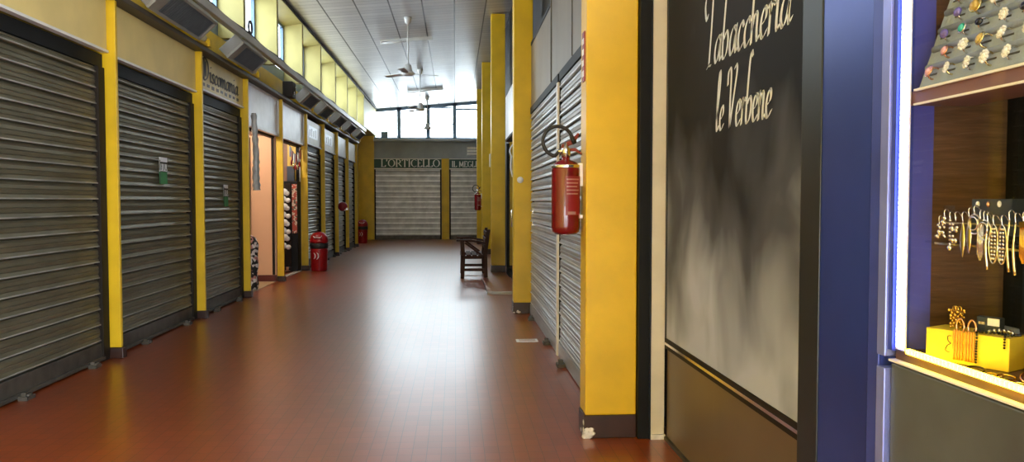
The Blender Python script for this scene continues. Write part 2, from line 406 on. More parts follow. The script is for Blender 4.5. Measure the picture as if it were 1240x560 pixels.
def lettering(text, font, P, size, xs=1., nibs=((.16,.06),), shear=0., curve=True, space=0.):
    """P(u, v) -> 3D point on the sign face; returns an MB of flat strokes lying on it"""
    mb = MB(); u = 0
    for ch in text:
        adv, strokes = font[ch]
        for st in strokes:
            pts = [Vector((a, b, 0)) for a, b in st]
            if curve and len(pts) > 2: pts = smooth(pts, 5)
            pts = [((u + p.x*xs + p.y*shear)*size, p.y*size) for p in pts]
            for nb in nibs:
                nx, ny = nb[0]*size/2, nb[1]*size/2
                for (a, b), (c, d) in zip(pts, pts[1:]):
                    q = [(a-nx, b-ny), (a+nx, b+ny), (c+nx, d+ny), (c-nx, d-ny)]
                    cr = (q[1][0]-q[0][0])*(q[2][1]-q[0][1]) - (q[1][1]-q[0][1])*(q[2][0]-q[0][0])
                    if cr < 0: q = q[::-1]
                    mb.quad(*[P(*w) for w in q])
        u += adv*xs + space
    return mb
def text_width(text, font, size, xs=1., space=0.):
    return sum(font[c][0]*xs + space for c in text)*size

# ------------------------------------------------------------------ the setting
YS, YE = -6.0, 29.35                     # near end behind the camera .. end wall
def ceil_z(x): return 4.93 + .085*(x + 2.9)
bx(-5.2, 2.6, YS, YE+.25, -.12, 0).build('floor', M['floor'], kind='structure')
c = MB(); c.prism([(-3.45, ceil_z(-3.45)), (2.6, ceil_z(2.6)), (2.6, ceil_z(2.6)+.15), (-3.45, ceil_z(-3.45)+.15)], 'y', YS, YE+.25)
c.build('ceiling', M['ceiling'], kind='structure')

POSTS = [7.30, 9.70, 11.80, 14.10, 16.40, 18.55, 20.65, 22.65, 24.70]
# lower wall behind the shutters, beam over the two open shops, yellow strip above the signs
w = MB()
w.box(-3.50, -3.34, YS, 11.80, 0, 3.70)
w.box(-3.50, -3.34, 16.44, 24.74, 0, 3.70)
w.box(-3.50, -3.34, 11.80, 16.44, 2.74, 3.70); w.box(-3.50, -3.335, 4.9, 25.0, 3.70, 3.90)
w.box(-3.50, -3.34, YS, 4.9, 3.70, 5.0)
w.build('wall_left', M['ochre'], kind='structure')
bx(-3.338, -3.20, 4.9, 24.74, 3.336, 3.69).build('wall_left_gallery', M['yellow'], kind='structure')
bx(-3.9, -3.62, 24.74, YE, 0, 3.9).build('wall_left_recess', M['yellow'], kind='structure')
bx(-3.62, -3.30, 24.70, 24.76, 0, 3.7).build('wall_recess_return', M['cream'], kind='structure')
bx(-3.62, -2.95, 25.12, YE, 3.9, 4.9).build('wall_recess_header', M['fin'], kind='structure')
# shop interiors behind the two open bays
w = MB(); w.box(-5.1, -5.0, 11.7, 16.5, 0, 3.0); w.box(-5.0, -3.505, 11.62, 11.70, 0, 3.0); w.box(-5.0, -3.505, 16.5, 16.6, 0, 3.0); w.box(-5.1,-3.505,11.62,16.6,3.0,3.08)
w.build('wall_shop_interior', M['interior_brown'], kind='structure')
bx(-5.0, -3.21, 14.10, 14.16, 0, 2.62).build('wall_shop_partition', M['peach'], kind='structure')
bx(-5.0, -3.21, 14.085, 14.10, 0, .12).build('baseboard_shop', M['skirt_red'], kind='structure')
bx(-5.0, -3.22, 11.82, 14.08, 0, .008).build('floor_shop', M['shop_tile'], kind='structure')

# end wall
w = MB()
w.box(-3.62, 1.3, YE, YE+.2, 0, 3.78); w.box(1.0, 1.3, YE, YE+.2, 3.78, 5.4)
w.build('wall_end', M['end_band'], kind='structure')
bx(-3.62, -3.03, YE-.12, YE, 0, 5.0).build('trim_1', M['yellow'], kind='structure')
bx(-.50, -.22, YE-.10, YE, 0, 3.07).build('trim_2', M['yellow'], kind='structure')
bx(-3.03, 1.0, YE-.30, YE-.02, 3.70, 3.80).build('trim_3', M['end_band'], kind='structure', bevel=.01)
# end windows: one row of four lights under the sloping ceiling
edges = [-3.03, -2.10, -1.00, 0.0, 1.0]
for i in range(4):
    x0, x1 = edges[i], edges[i+1]
    t = bpy.data.objects.new('window_%d' % (i+1), None); COL.objects.link(t); t.location = ((x0+x1)/2, YE, 3.8); t['kind'] = 'structure'
    f = MB(); a = .07 if i else .05
    zt0, zt1 = ceil_z(x0), ceil_z(x1)
    f.box(x0, x0+a, YE-.04, YE+.06, 3.78, zt0+.01); f.box(x1-.07, x1, YE-.04, YE+.06, 3.78, zt1)
    f.box(x0, x1, YE-.04, YE+.06, 3.78, 3.86)
    f.prism([(x0, zt0-.12), (x1, zt1-.12), (x1, zt1), (x0, zt0)], 'y', YE-.04, YE+.06)
    if i == 2:
        f.box(x0, x1, YE-.03, YE+.05, 4.97, 5.02); f.box(x0, x1, YE-.03, YE+.05, 4.36, 4.41)
    if i == 3: f.box(x0, x1, YE-.03, YE+.05, 4.90, 4.97)
    f.build('window_frame', M['mullion'], t)
    MB().prism([(x0+.03, 3.82), (x1-.03, 3.82), (x1-.03, zt1-.06), (x0+.03, zt0-.06)], 'y', YE+.005, YE+.012).build('window_pane', M['glass'], t)
# parapet edge of the roof outside the end windows
bx(-4.0, 2.0, YE+2.0, YE+2.1, 3.0, 4.10).build('wall_outside_parapet', M['end_band'], kind='structure')

# right-hand walls
w = MB(); w.box(1.12, 1.3, 4.85, 12.2, 0, 5.35); w.box(1.12, 1.3, 15.2, YE, 0, 5.35); w.box(1.12, 1.3, 12.2, 15.2, 2.6, 5.35)
w.build('wall_right', M['black'], kind='structure')
bx(1.75, 1.9, .2, 4.85, 0, 5.35).build('wall_right_shop', M['dark_metal'], kind='structure')  # stops short; the opening added behind the camera lets daylight in
w = MB(); w.box(1.30, 1.75, 4.80, 4.85, 0, 5.35); w.build('wall_right_return', M['dark_metal'], kind='structure')
bx(1.3, 1.75, .2, 4.8, 2.9, 3.0).build('ceiling_shop', M['dark_metal'], kind='structure')

bx(-3.5, 1.9, YS-.15, YS, .9, 5.35).build('wall_light_block', M['ochre'], kind='structure')  # unseen wall added to cut the daylight from behind the camera
def added_shop_lamp(x, y, z, label, p):  # added unseen lamps that brighten the two open shops
    o = MB().lathe([(.14,.05),(.16,.02),(.13,0),(.001,-.004)], (x,y,z), 20).build('added_lamp', M['added_lamp_glow']); tag(o, label, 'lamp')
    l = bpy.data.lights.new('added_lamp_light', 'POINT'); l.energy = p; l.color = (1,.86,.70); l.shadow_soft_size = .12
    q = bpy.data.objects.new('added_lamp_light', l); COL.objects.link(q); q.location = (x, y, z-.16)
added_shop_lamp(-3.9, 12.9, 2.95, 'unseen round lamp added inside the peach shop', 40)
added_shop_lamp(-3.6, 15.1, 2.95, 'unseen round lamp added in front of the vending display', 32)
# ---- clerestory: rib, pane and soffit for every bay
FINS = [5.1, 6.95, 8.95, 10.95, 12.95, 15.05, 17.05, 19.1, 21.2, 23.2, 25.0]
for i, y in enumerate(FINS):
    bx(-3.32, -2.90, y, y+.11, 3.70, ceil_z(-3.0)-.005).build('trim_clerestory_rib' , M['fin'], kind='structure', bevel=.006)
    if i+1 < len(FINS):
        y1 = FINS[i+1]
        t = bpy.data.objects.new('window_%d' % (i+5), None); COL.objects.link(t); t.location = (-3.28, (y+y1)/2, 3.72); t['kind'] = 'structure'
        f = MB(); f.box(-3.31, -3.25, y+.11, y1, 3.70, 3.92); f.box(-3.31, -3.25, y+.11, y1, 4.74, 4.80)
        f.box(-3.31, -3.25, y+.11, y+.16, 3.92, 4.74); f.box(-3.31, -3.25, y1-.05, y1, 3.92, 4.74); f.box(-3.30,-3.26,(y+y1)/2,(y+y1)/2+.04,3.77,4.74)
        f.build('window_frame', M['mullion'], t)
        bx(-3.285, -3.278, y+.15, y1-.04, 3.91, 4.75).build('window_pane', M['dimming_glass'], t)
        MB().prism([(-3.33, 4.78), (-2.90, 4.84), (-2.90, 4.92), (-3.33, 4.92)], 'y', y+.11, y1).build('trim_clerestory_soffit', M['fin'], kind='structure')
bx(-2.93, -2.885, 4.9, 28.9, 4.855, 4.905).build('trim_ceiling_edge', M['dark_metal'], kind='structure')
# gallery beam, fascia, cable rail
MB().prism([(-3.338,3.28),(-3.02,3.28),(-3.02,3.335),(-3.338,3.335)], 'y', 4.9, 24.74).build('trim_beam', M['brown_beam'], kind='structure', bevel=.008)
bx(-2.97, -2.862, 4.9, 24.95, 3.71, 3.72).build('trim_shade_strip', M['fascia'], kind='structure')  # strip added to shade the tops of the ventilation units
bx(-2.86, -2.83, 4.9, 25.0, 3.665, 3.765).build('trim_fascia', M['fascia'], kind='structure', bevel=.005)

# ------------------------------------------------------------------ shopfront posts on the long wall
ORD = ['first','second','third','fourth','fifth','sixth','seventh','eighth','ninth']
POSTL = ['yellow shopfront post between the two blank beige signs, closest to the camera',
 'yellow shopfront post beside the blackletter gold sign, next to a green notice',
 'yellow shopfront post between the gold lettered sign and the first white sign',
 'yellow shopfront post between the peach shop opening and the black vending display',
 'yellow shopfront post just behind the red swing-lid bin, past the vending display',
 'thin yellow post after the first shutter beyond the vending display',
 'thin yellow post carrying the small dark red alarm bell',
 'thin yellow post past the alarm bell, before the last shutter',
 'last thin yellow post of the row, beside the far red bin']
for i, y in enumerate(POSTS):
    t = thing('shopfront_post', POSTL[i], 'post', (-3.14, y+.02, 0), 'yellow posts between the shutters')
    p = MB(); p.box(-3.20, -3.08, y, y+.016, .10, 3.278); p.box(-3.20,-3.13, y+.016, y+.05, .10, 3.278); p.box(-3.096, -3.08, y+.016, y+.045, .10, 3.278); 
    if i != 3: p.box(-3.335,-3.20,y,y+.04,.10,3.278)
    p.build('post_body', M['yellow'], t, bevel=.003)
    bx(-3.20 if i == 3 else -3.335, -3.06, y-.015, y+.075, 0, .10).build('base_shoe', M['plinth'], t, bevel=.006)

# ------------------------------------------------------------------ roller shutters
def curtain(y0, y1, z0, z1, x, face, pitch, axis='y', gap=.09):
    """slatted curtain: each slat a bulged strip with two flutes and a lip; FACE is +1/-1, the way it faces"""
    prof = []
    z = z0; d = face
    while z < z1 - .01:
        p = min(pitch, z1 - z)
        for a, o in ((0,.0),(.015,-.026),(gap,-.026),(gap+.03,.010),(max(.20,gap+.06),.020),(.36,.014),(.40,.008),(.44,.015),(.62,.018),(.66,.010),(.70,.016),(.88,.014),(.95,.004)):
            prof.append((o*d, z + a*p))
        z += p
    prof.append((0, z1))
    n = len(prof)
    mb = MB()
    if axis == 'y':
        vs = [(x+o, y0, zz) for o, zz in prof] + [(x+o, y1, zz) for o, zz in prof]
    else:
        vs = [(y0, x+o, zz) for o, zz in prof] + [(y1, x+o, zz) for o, zz in prof]
    mb._add(vs, [(i, i+1, n+i+1, n+i) for i in range(n-1)])
    return mb
def slat_lips(y0, y1, z0, z1, x, face, pitch, axis='y', gap=.09, h=.07):
    mb = MB(); z = z0
    while z < z1 - .03:
        a, b = z + (gap+.02)*pitch, z + (gap+.02+h)*pitch
        xa, xb = sorted((x+.004*face, x+.026*face))
        if axis == 'y': mb.box(xa, xb, y0, y1, a, b)
        else: mb.box(y0, y1, xa, xb, a, b)
        z += pitch
    return mb
def left_shutter(y0, y1, top, label, notice=None, pitch=.142):
    t = thing('roller_shutter', label, 'shutter', (-3.22, (y0+y1)/2, 0), 'roller shutters on the long shop row')
    curtain(y0+.06, y1-.12, .17, top, -3.215, 1, pitch, gap=.11 if y0 < 12 else .24).build('slat_curtain', M['shutter_olive'], t)
    slat_lips(y0+.06, y1-.12, .17, top-.02, -3.215, 1, pitch, gap=.11 if y0 < 12 else .24).build('slat_highlight_edge', M['worn_highlight_lip'], t)['label'] = 'worn slat edges with painted highlights'
    b = MB(); b.box(-3.235, -3.185, y0+.06, y1-.12, .015, .17); b.box(-3.185, -3.165, y0+.06, y1-.12, .015, .045); b.build('bottom_rail', M['grime_rail'], t, bevel=.004)
    g = MB(); g.box(-3.26, -3.17, y1-.15, y1-.02, 0, top); g.build('guide_rail', M['dark_metal'], t, bevel=.004)
    g = MB(); g.box(-3.26, -3.17, y0+.06, y0+.10, 0, top); g.build('guide_rail', M['dark_metal'], t, bevel=.004)
    bx(-3.335, -3.19, y0+.06, y1-.02, top, top+.12).build('roller_box', M['black'], t)
    for f in (.27, .78):
        yy = y0 + (y1-y0)*f
        l = MB(); l.box(-3.165, -3.10, yy, yy+.11, 0, .028); l.box(-3.155, -3.12, yy+.02, yy+.08, .028, .055); l.tube([(-3.115, yy+.03, .03), (-3.115, yy+.08, .03)], .014, 8)
        l.build('floor_lock', M['grime_rail'], t)
    return t
SH = [(5.2, 7.30, 2.66, 'olive grey roller shutter at the frame edge, before the first yellow post'),
      (7.34, 9.70, 2.64, 'olive grey roller shutter with green notice under the blank beige sign'),
      (9.74, 11.80, 2.70, 'olive grey roller shutter with green notice under the gold blackletter sign'),
      (16.44, 18.55, 2.55, 'narrow looking roller shutter right behind the red swing-lid bin'),
      (18.59, 20.65, 2.55, 'roller shutter just before the small dark red alarm bell'),
      (20.69, 22.65, 2.55, 'grey roller shutter just past the dark red alarm bell'),
      (22.69, 24.70, 2.55, 'last roller shutter of the long row, beside the far red bin')]
shutters = [left_shutter(*a) for a in SH]

# notices stuck on shutters
def notice(y0, y1, z0, z1, label):
    t = thing('shutter_notice', label, 'notice', (-3.186, (y0+y1)/2, z0), 'green and white notices on shutters')
    x = -3.186
    h = z1-z0
    bx(x, x+.004, y0, y1, z0, z0+h*.45).build('notice_foot', M['green'], t)['label'] = 'green lower half'
    s = bx(x, x+.004, y0, y1, z0+h*.45, z1).build('notice_sheet', M['label_white'], t)
    fr = MB(); fr.box(x+.004, x+.006, y0, y0+.018, z0, z1-.03); fr.box(x+.004, x+.006, y0, y1, z0+h*.45, z0+h*.48); fr.box(x+.004, x+.006, y0, y1, z1-.07, z1-.05)
    fr.build('notice_border', M['ink'], t)
    sz = h*.28
    k = (y1-y0-.03)/text_width('FTO', ROMAN, sz)
    lettering('FTO', ROMAN, lambda u, v: (x+.0065, y0+.025+u, z0+h*.52+v), sz, xs=k, nibs=((.2,0),(0,.1))).build('notice_lettering', M['ink'], t)
notice(8.58, 8.80, 1.64, 1.93, 'green and white notice on the shutter under the blank beige sign')
notice(10.88, 11.08, 1.38, 1.68, 'green and white notice on the shutter under the gold lettered sign')

# ------------------------------------------------------------------ signs above the shops
def sign(y0, y1, z0, z1, m, label, trim=True):
    t = thing('shop_sign', label, 'sign', (-3.17, (y0+y1)/2, z0), 'sign boards above the shop row')
    bx(-3.20, -3.15, y0+.055, y1-.012, z0, z1).build('sign_board', m, t, bevel=.003)
    f = MB(); f.box(-3.20, -3.135, y0+.055, y1-.012, z0-.022, z0); f.build('lower_trim', M['white_line'], t)
    return t
sign(5.2, 7.30, 2.82, 3.275, M['sign_beige'], 'blank beige sign board cut by the frame edge, above the closest shutter')
sign(7.30, 9.70, 2.80, 3.275, M['sign_beige'], 'blank beige sign board between the first two yellow posts')
t = sign(9.70, 11.80, 2.86, 3.275, M['sign_gold'], 'gold sign board with dark blackletter writing above a shutter')
k = 1.58/text_width('Discomania', SCRIPT, .125)
lettering('Discomania', SCRIPT, lambda u, v: (-3.146, 9.95+u, 2.985+v), .125, xs=k, nibs=((.46,.08),(.2,.2))).build('sign_lettering', M['brown_ink'], t)
for i in range(9): bx(-3.1495, -3.146, 9.93+i*.19, 9.93+i*.19+.10, 2.905+.006*math.sin(i*2), 2.945).build('letter_mark', M['brown_ink'], t)
for (y0, y1, lb) in ((11.80, 14.10, 'white sign panel above the peach shop opening'), (14.10, 16.40, 'white sign panel above the black vending display')):
    t = sign(y0, y1, 2.63, 3.275, M['sign_white'], lb)
    f = MB(); f.box(-3.15,-3.135,y0+.055,y0+.09,2.63,3.275); f.box(-3.15,-3.135,y1-.05,y1-.012,2.63,3.275); f.box(-3.15,-3.135,y0+.055,y1-.012,3.24,3.275); f.box(-3.15,-3.135,y0+.055,y1-.012,2.63,2.66)
    f.build('sign_frame', M['white_plastic'], t)
for i, (y0, y1, lb) in enumerate(((16.40, 18.55, 'cream sign board with a pale patch above the shutter by the red bin'), (18.55, 20.65, 'cream sign board with patches before the alarm bell post'), (20.65, 22.65, 'plain white sign board just past the alarm bell post'), (22.65, 24.70, 'last small pale sign board of the shop row'))):
    t = sign(y0, y1, 2.70, 3.22, M['sign_white'] if i == 2 else M['sign_cream'], lb)
    if i < 2:
        bx(-3.15, -3.146, y0+.55, y1-.55, 2.84, 3.10).build('sign_patch', M['white_plastic'], t)
        for k in range(4): bx(-3.146, -3.143, y0+.65+k*.22, y0+.72+k*.22, 2.88, 3.02+.03*(k % 2)).build('letter_mark', M['brown_ink'], t)

# ------------------------------------------------------------------ slanted ventilation units on the gallery
UN = [(7.75, 9.26), (10.36, 11.62), (15.0, 16.1), (16.95, 18.0), (18.95, 20.05), (20.95, 22.05), (23.0, 24.1)]
UL = ['large slanted grey ventilation unit cut by the top of the frame', 'slanted grey ventilation unit above the gold blackletter sign',
      'slanted grey ventilation unit above the second white sign', 'slanted ventilation unit above the shutter by the red bin',
      'slanted ventilation unit above the sign before the alarm bell', 'slanted ventilation unit above the plain white far sign', 'farthest slanted ventilation unit of the gallery']
A = Vector((-2.96, 0, 3.32)); B = Vector((-2.74, 0, 3.52)); d = (B-A).normalized(); nrm = Vector((d.z, 0, -d.x)); Wd = (B-A).length
def upt(s_, h, y): p = A + d*s_ - nrm*h; return (p.x, y, p.z)
for i, (y0, y1) in enumerate(UN):
    t = thing('ventilation_unit', UL[i], 'ventilation unit', (-3.0, (y0+y1)/2, 3.375), 'slanted ventilation units on the gallery')
    h = MB()
    def slab(mb, s0, s1, h0, h1, a, b):
        vs = [upt(s0,h0,a), upt(s1,h0,a), upt(s1,h1,a), upt(s0,h1,a), upt(s0,h0,b), upt(s1,h0,b), upt(s1,h1,b), upt(s0,h1,b)]
        mb._add(vs, [(0,1,2,3),(7,6,5,4),(0,4,5,1),(1,5,6,2),(2,6,7,3),(3,7,4,0)])
    slab(h, 0, Wd, .03, .165, y0, y1)
    h.build('housing', M['unit_grey'], t, bevel=.006)
    f = MB(); slab(f, 0, .03, 0, .03, y0, y1); slab(f, Wd-.03, Wd, 0, .03, y0, y1); slab(f, .03, Wd-.03, 0, .03, y0, y0+.20); slab(f, .03, Wd-.03, 0, .03, y1-.04, y1)
    f.build('face_frame', M['unit_light'], t, bevel=.003)
    g = MB(); n = 26
    for k in range(n):
        a = y0+.21+(y1-y0-.26)*k/n
        vs = [upt(.03,.004,a), upt(Wd-.03,.004,a), upt(Wd-.03,.028,a+.02), upt(.03,.028,a+.02), upt(.03,.008,a+.006), upt(Wd-.03,.008,a+.006), upt(Wd-.03,.0295,a+.028), upt(.03,.0295,a+.028)]
        g._add(vs, [(0,1,2,3),(7,6,5,4),(0,4,5,1),(2,6,7,3),(1,5,6,2),(3,7,4,0)])
    g.build('grille_louvres', M['louvre'], t)
    q = MB(); q.box(-3.195, -3.0, y1+.06, y1+.08, 3.338, 3.60); q.box(-3.195, -3.15, y1+.08, y1+.55, 3.338, 3.60); q.prism([(-3.19,3.338),(-2.97,3.338),(-2.97,3.42),(-3.19,3.56)], 'y', y1+.42, y1+.50); q.box(-3.15,-3.0,y1+.08,y1+.50,3.338,3.37)
    q.build('mounting_bracket', M['yellow'], t)
    q = MB(); q.lathe([(.055,0),(.055,.12),(.04,.14)], (-3.06, y1+.12, 3.50), 16, 'y'); q.lathe([(.05,0),(.05,.10),(.03,.12)], (-3.04, y1+.28, 3.43), 16, 'y')
    q.build('drum', M['sign_cream'], t)
    q = MB(); q.tube([(-3.02, y1+.05, 3.60), (-3.02, y1+.05, 3.68), (-3.02, y1+.30, 3.68)], .014, 8); q.tube([(-3.05, y1+.2, 3.47), (-3.04, y1+.33, 3.56), (-3.04, y1+.33, 3.695)], .012, 8)
    q.build('pipe', M['chrome'], t)
# supply cable along the fascia top, junction box, cable loop
cb = MB()
pts = [(-2.85, 4.95 + k*.5, 3.775 + .015*math.sin(k*1.7)) for k in range(40)]
cb.tube(smooth(pts, 3), .012, 6); tag(cb.build('gallery_cable', M['rubber']), 'black cable running along the top of the gallery fascia', 'cable')
t = thing('junction_box', 'dark junction box on the gallery beside the second white sign', 'box', (-3.02, 14.3, 3.336))
b = MB(); b.box(-3.10, -2.92, 14.22, 14.5, 3.336, 3.62); b.build('box_body', M['dark_metal'], t, bevel=.01)
b = MB(); b.tube([(-2.915, 14.3, 3.42), (-2.90, 14.3, 3.42)], .03, 10); b.tube([(-2.915, 14.42, 3.53), (-2.90, 14.42, 3.53)], .025, 10); b.build('gland', M['chrome'], t)
tag(MB().tube(circle((-2.84, 11.05, 3.875), .085, 20, 'yz'), .016, 6, closed=True).build('cable_coil', M['rubber']), 'small coil of black cable resting on the gallery fascia', 'cable')

# ------------------------------------------------------------------ contents of the open bays
t = thing('shop_doorframe', 'thin dark and mauve door frame of the peach shop opening', 'door frame', (-3.25, 12.0, 0))
bx(-3.30, -3.22, 11.90, 11.98, .008, 2.60).build('jamb', M['mauve'], t)
bx(-3.72, -3.66, 14.02, 14.08, .13, 2.60).build('upright', M['dark_metal'], t)
bx(-3.30, -3.22, 11.90, 14.08, 2.58, 2.74).build('header', M['dark_metal'], t)
bx(-3.27, -3.235, 14.03, 14.08, .13, 2.58).build('jamb', M['dark_metal'], t)
# patterned bundle by the doorway
b = MB()
prof = [(.001,.01),(.14,.012),(.16,.08),(.15,.25),(.17,.42),(.15,.58),(.165,.74),(.13,.86),(.05,.90),(.001,.90)]
b.lathe(prof, (-3.37, 12.78, 0), 16)
for v in b.v: v.x += .012*math.sin(v.z*31+v.y*40); v.y += .012*math.sin(v.z*27+v.x*37)
tag(b.build('patterned_bundle', M['speckle']), 'tall black and white patterned bundle standing in the peach shop doorway', 'bundle')
b = MB(); pts = [(-3.015, 11.87, 2.78), (-3.01, 11.90, 2.45), (-3.00, 11.92, 2.1), (-3.01, 11.93, 1.85), (-3.005, 11.95, 1.62)]
b.tube(smooth(pts, 5), [.03+.018*math.sin(k*1.3)**2 + .02*(k/20) for k in range(21)], 9)
tag(b.build('hanging_sheeting', M['sheeting']), 'bunched white sheeting hanging from the post beside the peach shop', 'sheeting')

# vending display of the next bay
t = thing('vending_display', 'tall black display machine with white goods in the bay with hanging letters', 'vending machine', (-3.45, 15.8, 0))
b = MB(); b.box(-3.66, -3.20, 15.95, 16.28, 0.021, 1.86); b.build('cabinet_body', M['black'], t, bevel=.01)
b = MB(); b.box(-3.64, -3.33, 15.92, 15.95, .06, 1.82); b.build('goods_panel', M['smoky'], t)
b = MB(); b.box(-3.31, -3.21, 15.935, 15.948, .80, 1.80); b.build('front_print', M['colour_print'], t)
b = MB(); b.box(-3.42, -3.27, 16.0, 16.1, 1.86, 2.17); b.build('screen', M['navy_card'], t, bevel=.008)
b = MB(); b.box(-3.62, -3.35, 15.86, 15.92, .03, .05); b.box(-3.42,-3.37,15.84,15.92,.05,.12); b.build('delivery_tray', M['chrome'], t)
zz = [.55,.72,.86,1.02,1.18,1.34,1.50,1.64]
for k, z in enumerate(zz):
    g = MB(); g.ball((-3.49+.03*(k % 2), 15.87, z), .085, 12, 7, (1.0,.6,.85)); g.ball((-3.40+.02*((k+1) % 2), 15.88, z-.03), .055, 12, 7, (1,.6,.9))
    o = g.build('capsule_holder', M['white_plastic'], t)
# hanging letters over the entrance
t = thing('hanging_garland', 'red and white hanging garland of shapes under the second white sign', 'garland', (-3.2, 15.8, 2.5))
b = MB(); pts = [(-3.19, 15.15+ .2*k, 2.55-.16*math.sin(PI*k/6)) for k in range(7)]
b.tube(smooth(pts, 3), .006, 6); b.build('string', M['rubber'], t)
for k in range(6):
    p = Vector(pts[k])*.5 + Vector(pts[k+1])*.5
    g = MB(); g.prism([(p.y-.085, p.z), (p.y+.085, p.z), (p.y+.07, p.z-.17), (p.y, p.z-.20), (p.y-.07, p.z-.17)], 'x', -3.195, -3.185); g.build('pendant', M['white_plastic'] if k % 2 == 0 else M['bin_red'], t)
for k in range(5):
    p = Vector(pts[k+1]); g = MB(); g.ball((p.x, p.y, p.z-.26), .05, 8, 6, (.4,1,1.2)); g.build('pendant', M['bin_red'] if k % 2 == 0 else M['pale_gold'], t)
t = thing('shop_doorframe', 'white and black door frame edge between vending display and red bin', 'door frame', (-3.24, 16.3, 0))
bx(-3.30, -3.235, 16.30, 16.385, 0, 2.60).build('jamb', M['black'], t); bx(-3.235, -3.215, 16.33, 16.37, 0, 2.60).build('edge_strip', M['white_line'], t)
bx(-3.32, -3.20, 14.17, 16.38, 2.58, 2.62).build('header', M['black'], t)
tag(bx(-3.28, -3.20, 14.18, 16.29, 0, .02).build('door_sill', M['fascia']), 'metal door sill on the floor below the vending display', 'sill')

# ------------------------------------------------------------------ red bins
def make_bin(loc, label, arc=True):
    x, y = loc
    t = thing('litter_bin', label, 'bin', (x, y, 0), 'red litter bins along the shop row')
    MB().lathe([(.001,0),(.155,0),(.162,.02),(.178,.45),(.18,.47)], (x,y,0), 28).build('bin_body', M['bin_red'], t)
    MB().lathe([(.18,.47),(.186,.475),(.188,.575),(.18,.585)], (x,y,0), 28).build('collar_band', M['rubber'], t)['label'] = 'dark band under the lid'
    MB().lathe([(.18,.585),(.192,.60),(.19,.65),(.165,.73),(.11,.79),(.05,.815),(.001,.82)], (x,y,0), 28).build('domed_lid', M['bin_red'], t)
    f = MB(); f.box(x-.09, x+.09, y-.185, y-.150, .665, .73); f.build('swing_flap', M['bin_red'], t, bevel=.012)
    g = MB(); g.tube([(x-.085, y-.178, .735), (x-.06, y-.19, .70), (x+.06, y-.19, .70), (x+.085, y-.178, .735)], .008, 6); g.build('flap_rim', M['white_plastic'], t)
    if arc:
        a = MB()
        for k, (cx, r) in enumerate(((-.105, .075), (-.055, .09))):
            pts = []
            for q in range(9):
                an = -1.0 + 2.0*q/8
                u = cx + r*math.cos(an) - .02; z = .32 + r*math.sin(an)
                rad = .173
                pts.append((x + u, y - math.sqrt(max(0, (rad+.002)**2 - u*u)), z))
            a.tube(pts, [.003+.009*math.sin(PI*q/8) for q in range(9)], 6)
        a.build('arc_mark', M['white_plastic'], t)
    return t
make_bin((-2.83, 16.25), 'red bin with domed lid and white arc mark, beside the vending display')
make_bin((-3.20, 26.9), 'far red bin in the recess past the last shutter')
# alarm bell
t = thing('alarm_bell', 'small dark red bell-shaped alarm on a thin yellow post', 'alarm', (-3.0, 20.63, 1.30))
b = MB(); b.lathe([(.001,-.10),(.07,-.09),(.12,-.04),(.125,0),(.12,.02),(.001,.02)], (-2.96, 20.60, 1.31), 20, 'y'); b.build('bell_dome', M['label_red'], t)
b = MB(); b.box(-3.078, -2.93, 20.62, 20.65, 1.24, 1.38); b.build('back_plate', M['label_red'], t)
b = MB(); b.box(-2.90, -2.82, 20.54, 20.62, 1.22, 1.28); b.build('sounder', M['chrome'], t)

# ------------------------------------------------------------------ end wall shops
def end_shutter(x0, x1, label):
    t = thing('roller_shutter', label, 'shutter', ((x0+x1)/2, YE-.05, 0), 'shutters in the end wall')
    curtain(x0, x1, .16, 2.64, YE-.03, -1, .20, 'x', gap=.26).build('slat_curtain', M['shutter_mid'], t)
    slat_lips(x0+.05, x1-.05, .16, 2.6, YE-.03, -1, .20, 'x', .26, .12).build('slat_highlight_edge', M['grey_highlight_lip'], t)
    bx(x0, x1, YE-.06, YE-.015, 0, .16).build('bottom_rail', M['grime_rail'], t)
    bx(x0, x0+.05, YE-.07, YE-.0, .0, 2.66).build('guide_rail', M['dark_metal'], t); bx(x1-.05, x1, YE-.07, YE-.0, .0, 2.66).build('guide_rail', M['dark_metal'], t)
end_shutter(-3.03, -.51, 'wide grey roller shutter under the green ORTICELLO sign')
end_shutter(-.21, 1.0, 'grey roller shutter under the green IL MEGLIO sign, half hidden by pillars')
def end_sign(x0, x1, text, label, xa, size, xb):
    t = thing('shop_sign', label, 'sign', ((x0+x1)/2, YE-.06, 2.67), 'green signs on the end wall')
    bx(x0, x1, YE-.10, YE-.001, 2.70, 3.04).build('sign_board', M['sign_green'], t)
    f = MB(); f.box(x0, x1, YE-.12, YE-.001, 2.665, 2.70); f.box(x0, x1, YE-.12, YE-.001, 3.04, 3.065); f.build('sign_trim', M['white_line'], t)
    k = (xb-xa)/text_width(text, ROMAN, size)
    for wd in text.split(' '):
        u0 = text_width(text[:text.index(wd)], ROMAN, size, k)
        lettering(wd, ROMAN, lambda u, v: (xa+u0+u, YE-.106, 2.755+v), size, xs=k, nibs=((.17,0),(0,.075)), curve=False).build('sign_lettering', M['white_plastic'], t)
end_sign(-3.03, -.51, "L'ORTICELLO", 'dark green sign reading ORTICELLO in white roman capitals', -2.78, .27, -.55)
end_sign(-.21, 1.0, 'IL MEGLIO', 'dark green sign reading IL MEGLIO in smaller white capitals', -.12, .21, 1.02)
t = thing('wall_speaker', 'small blue grey box under the end windows', 'box', (-2.62, YE-.2, 3.8))
bx(-2.75, -2.50, YE-.25, YE-.08, 3.80, 4.06).build('box_body', M['mullion'], t, bevel=.01)
tag(bx(.45, .95, YE-.06, YE-.001, 3.18, 3.55).build('vent_grille', M['louvre'], bevel=.01), 'dark slotted vent grille on the end wall above the smaller green sign', 'vent')
g = MB()
for k in range(3): g.box(.47, .93, YE-.075, YE-.061, 3.22+.11*k, 3.28+.11*k)
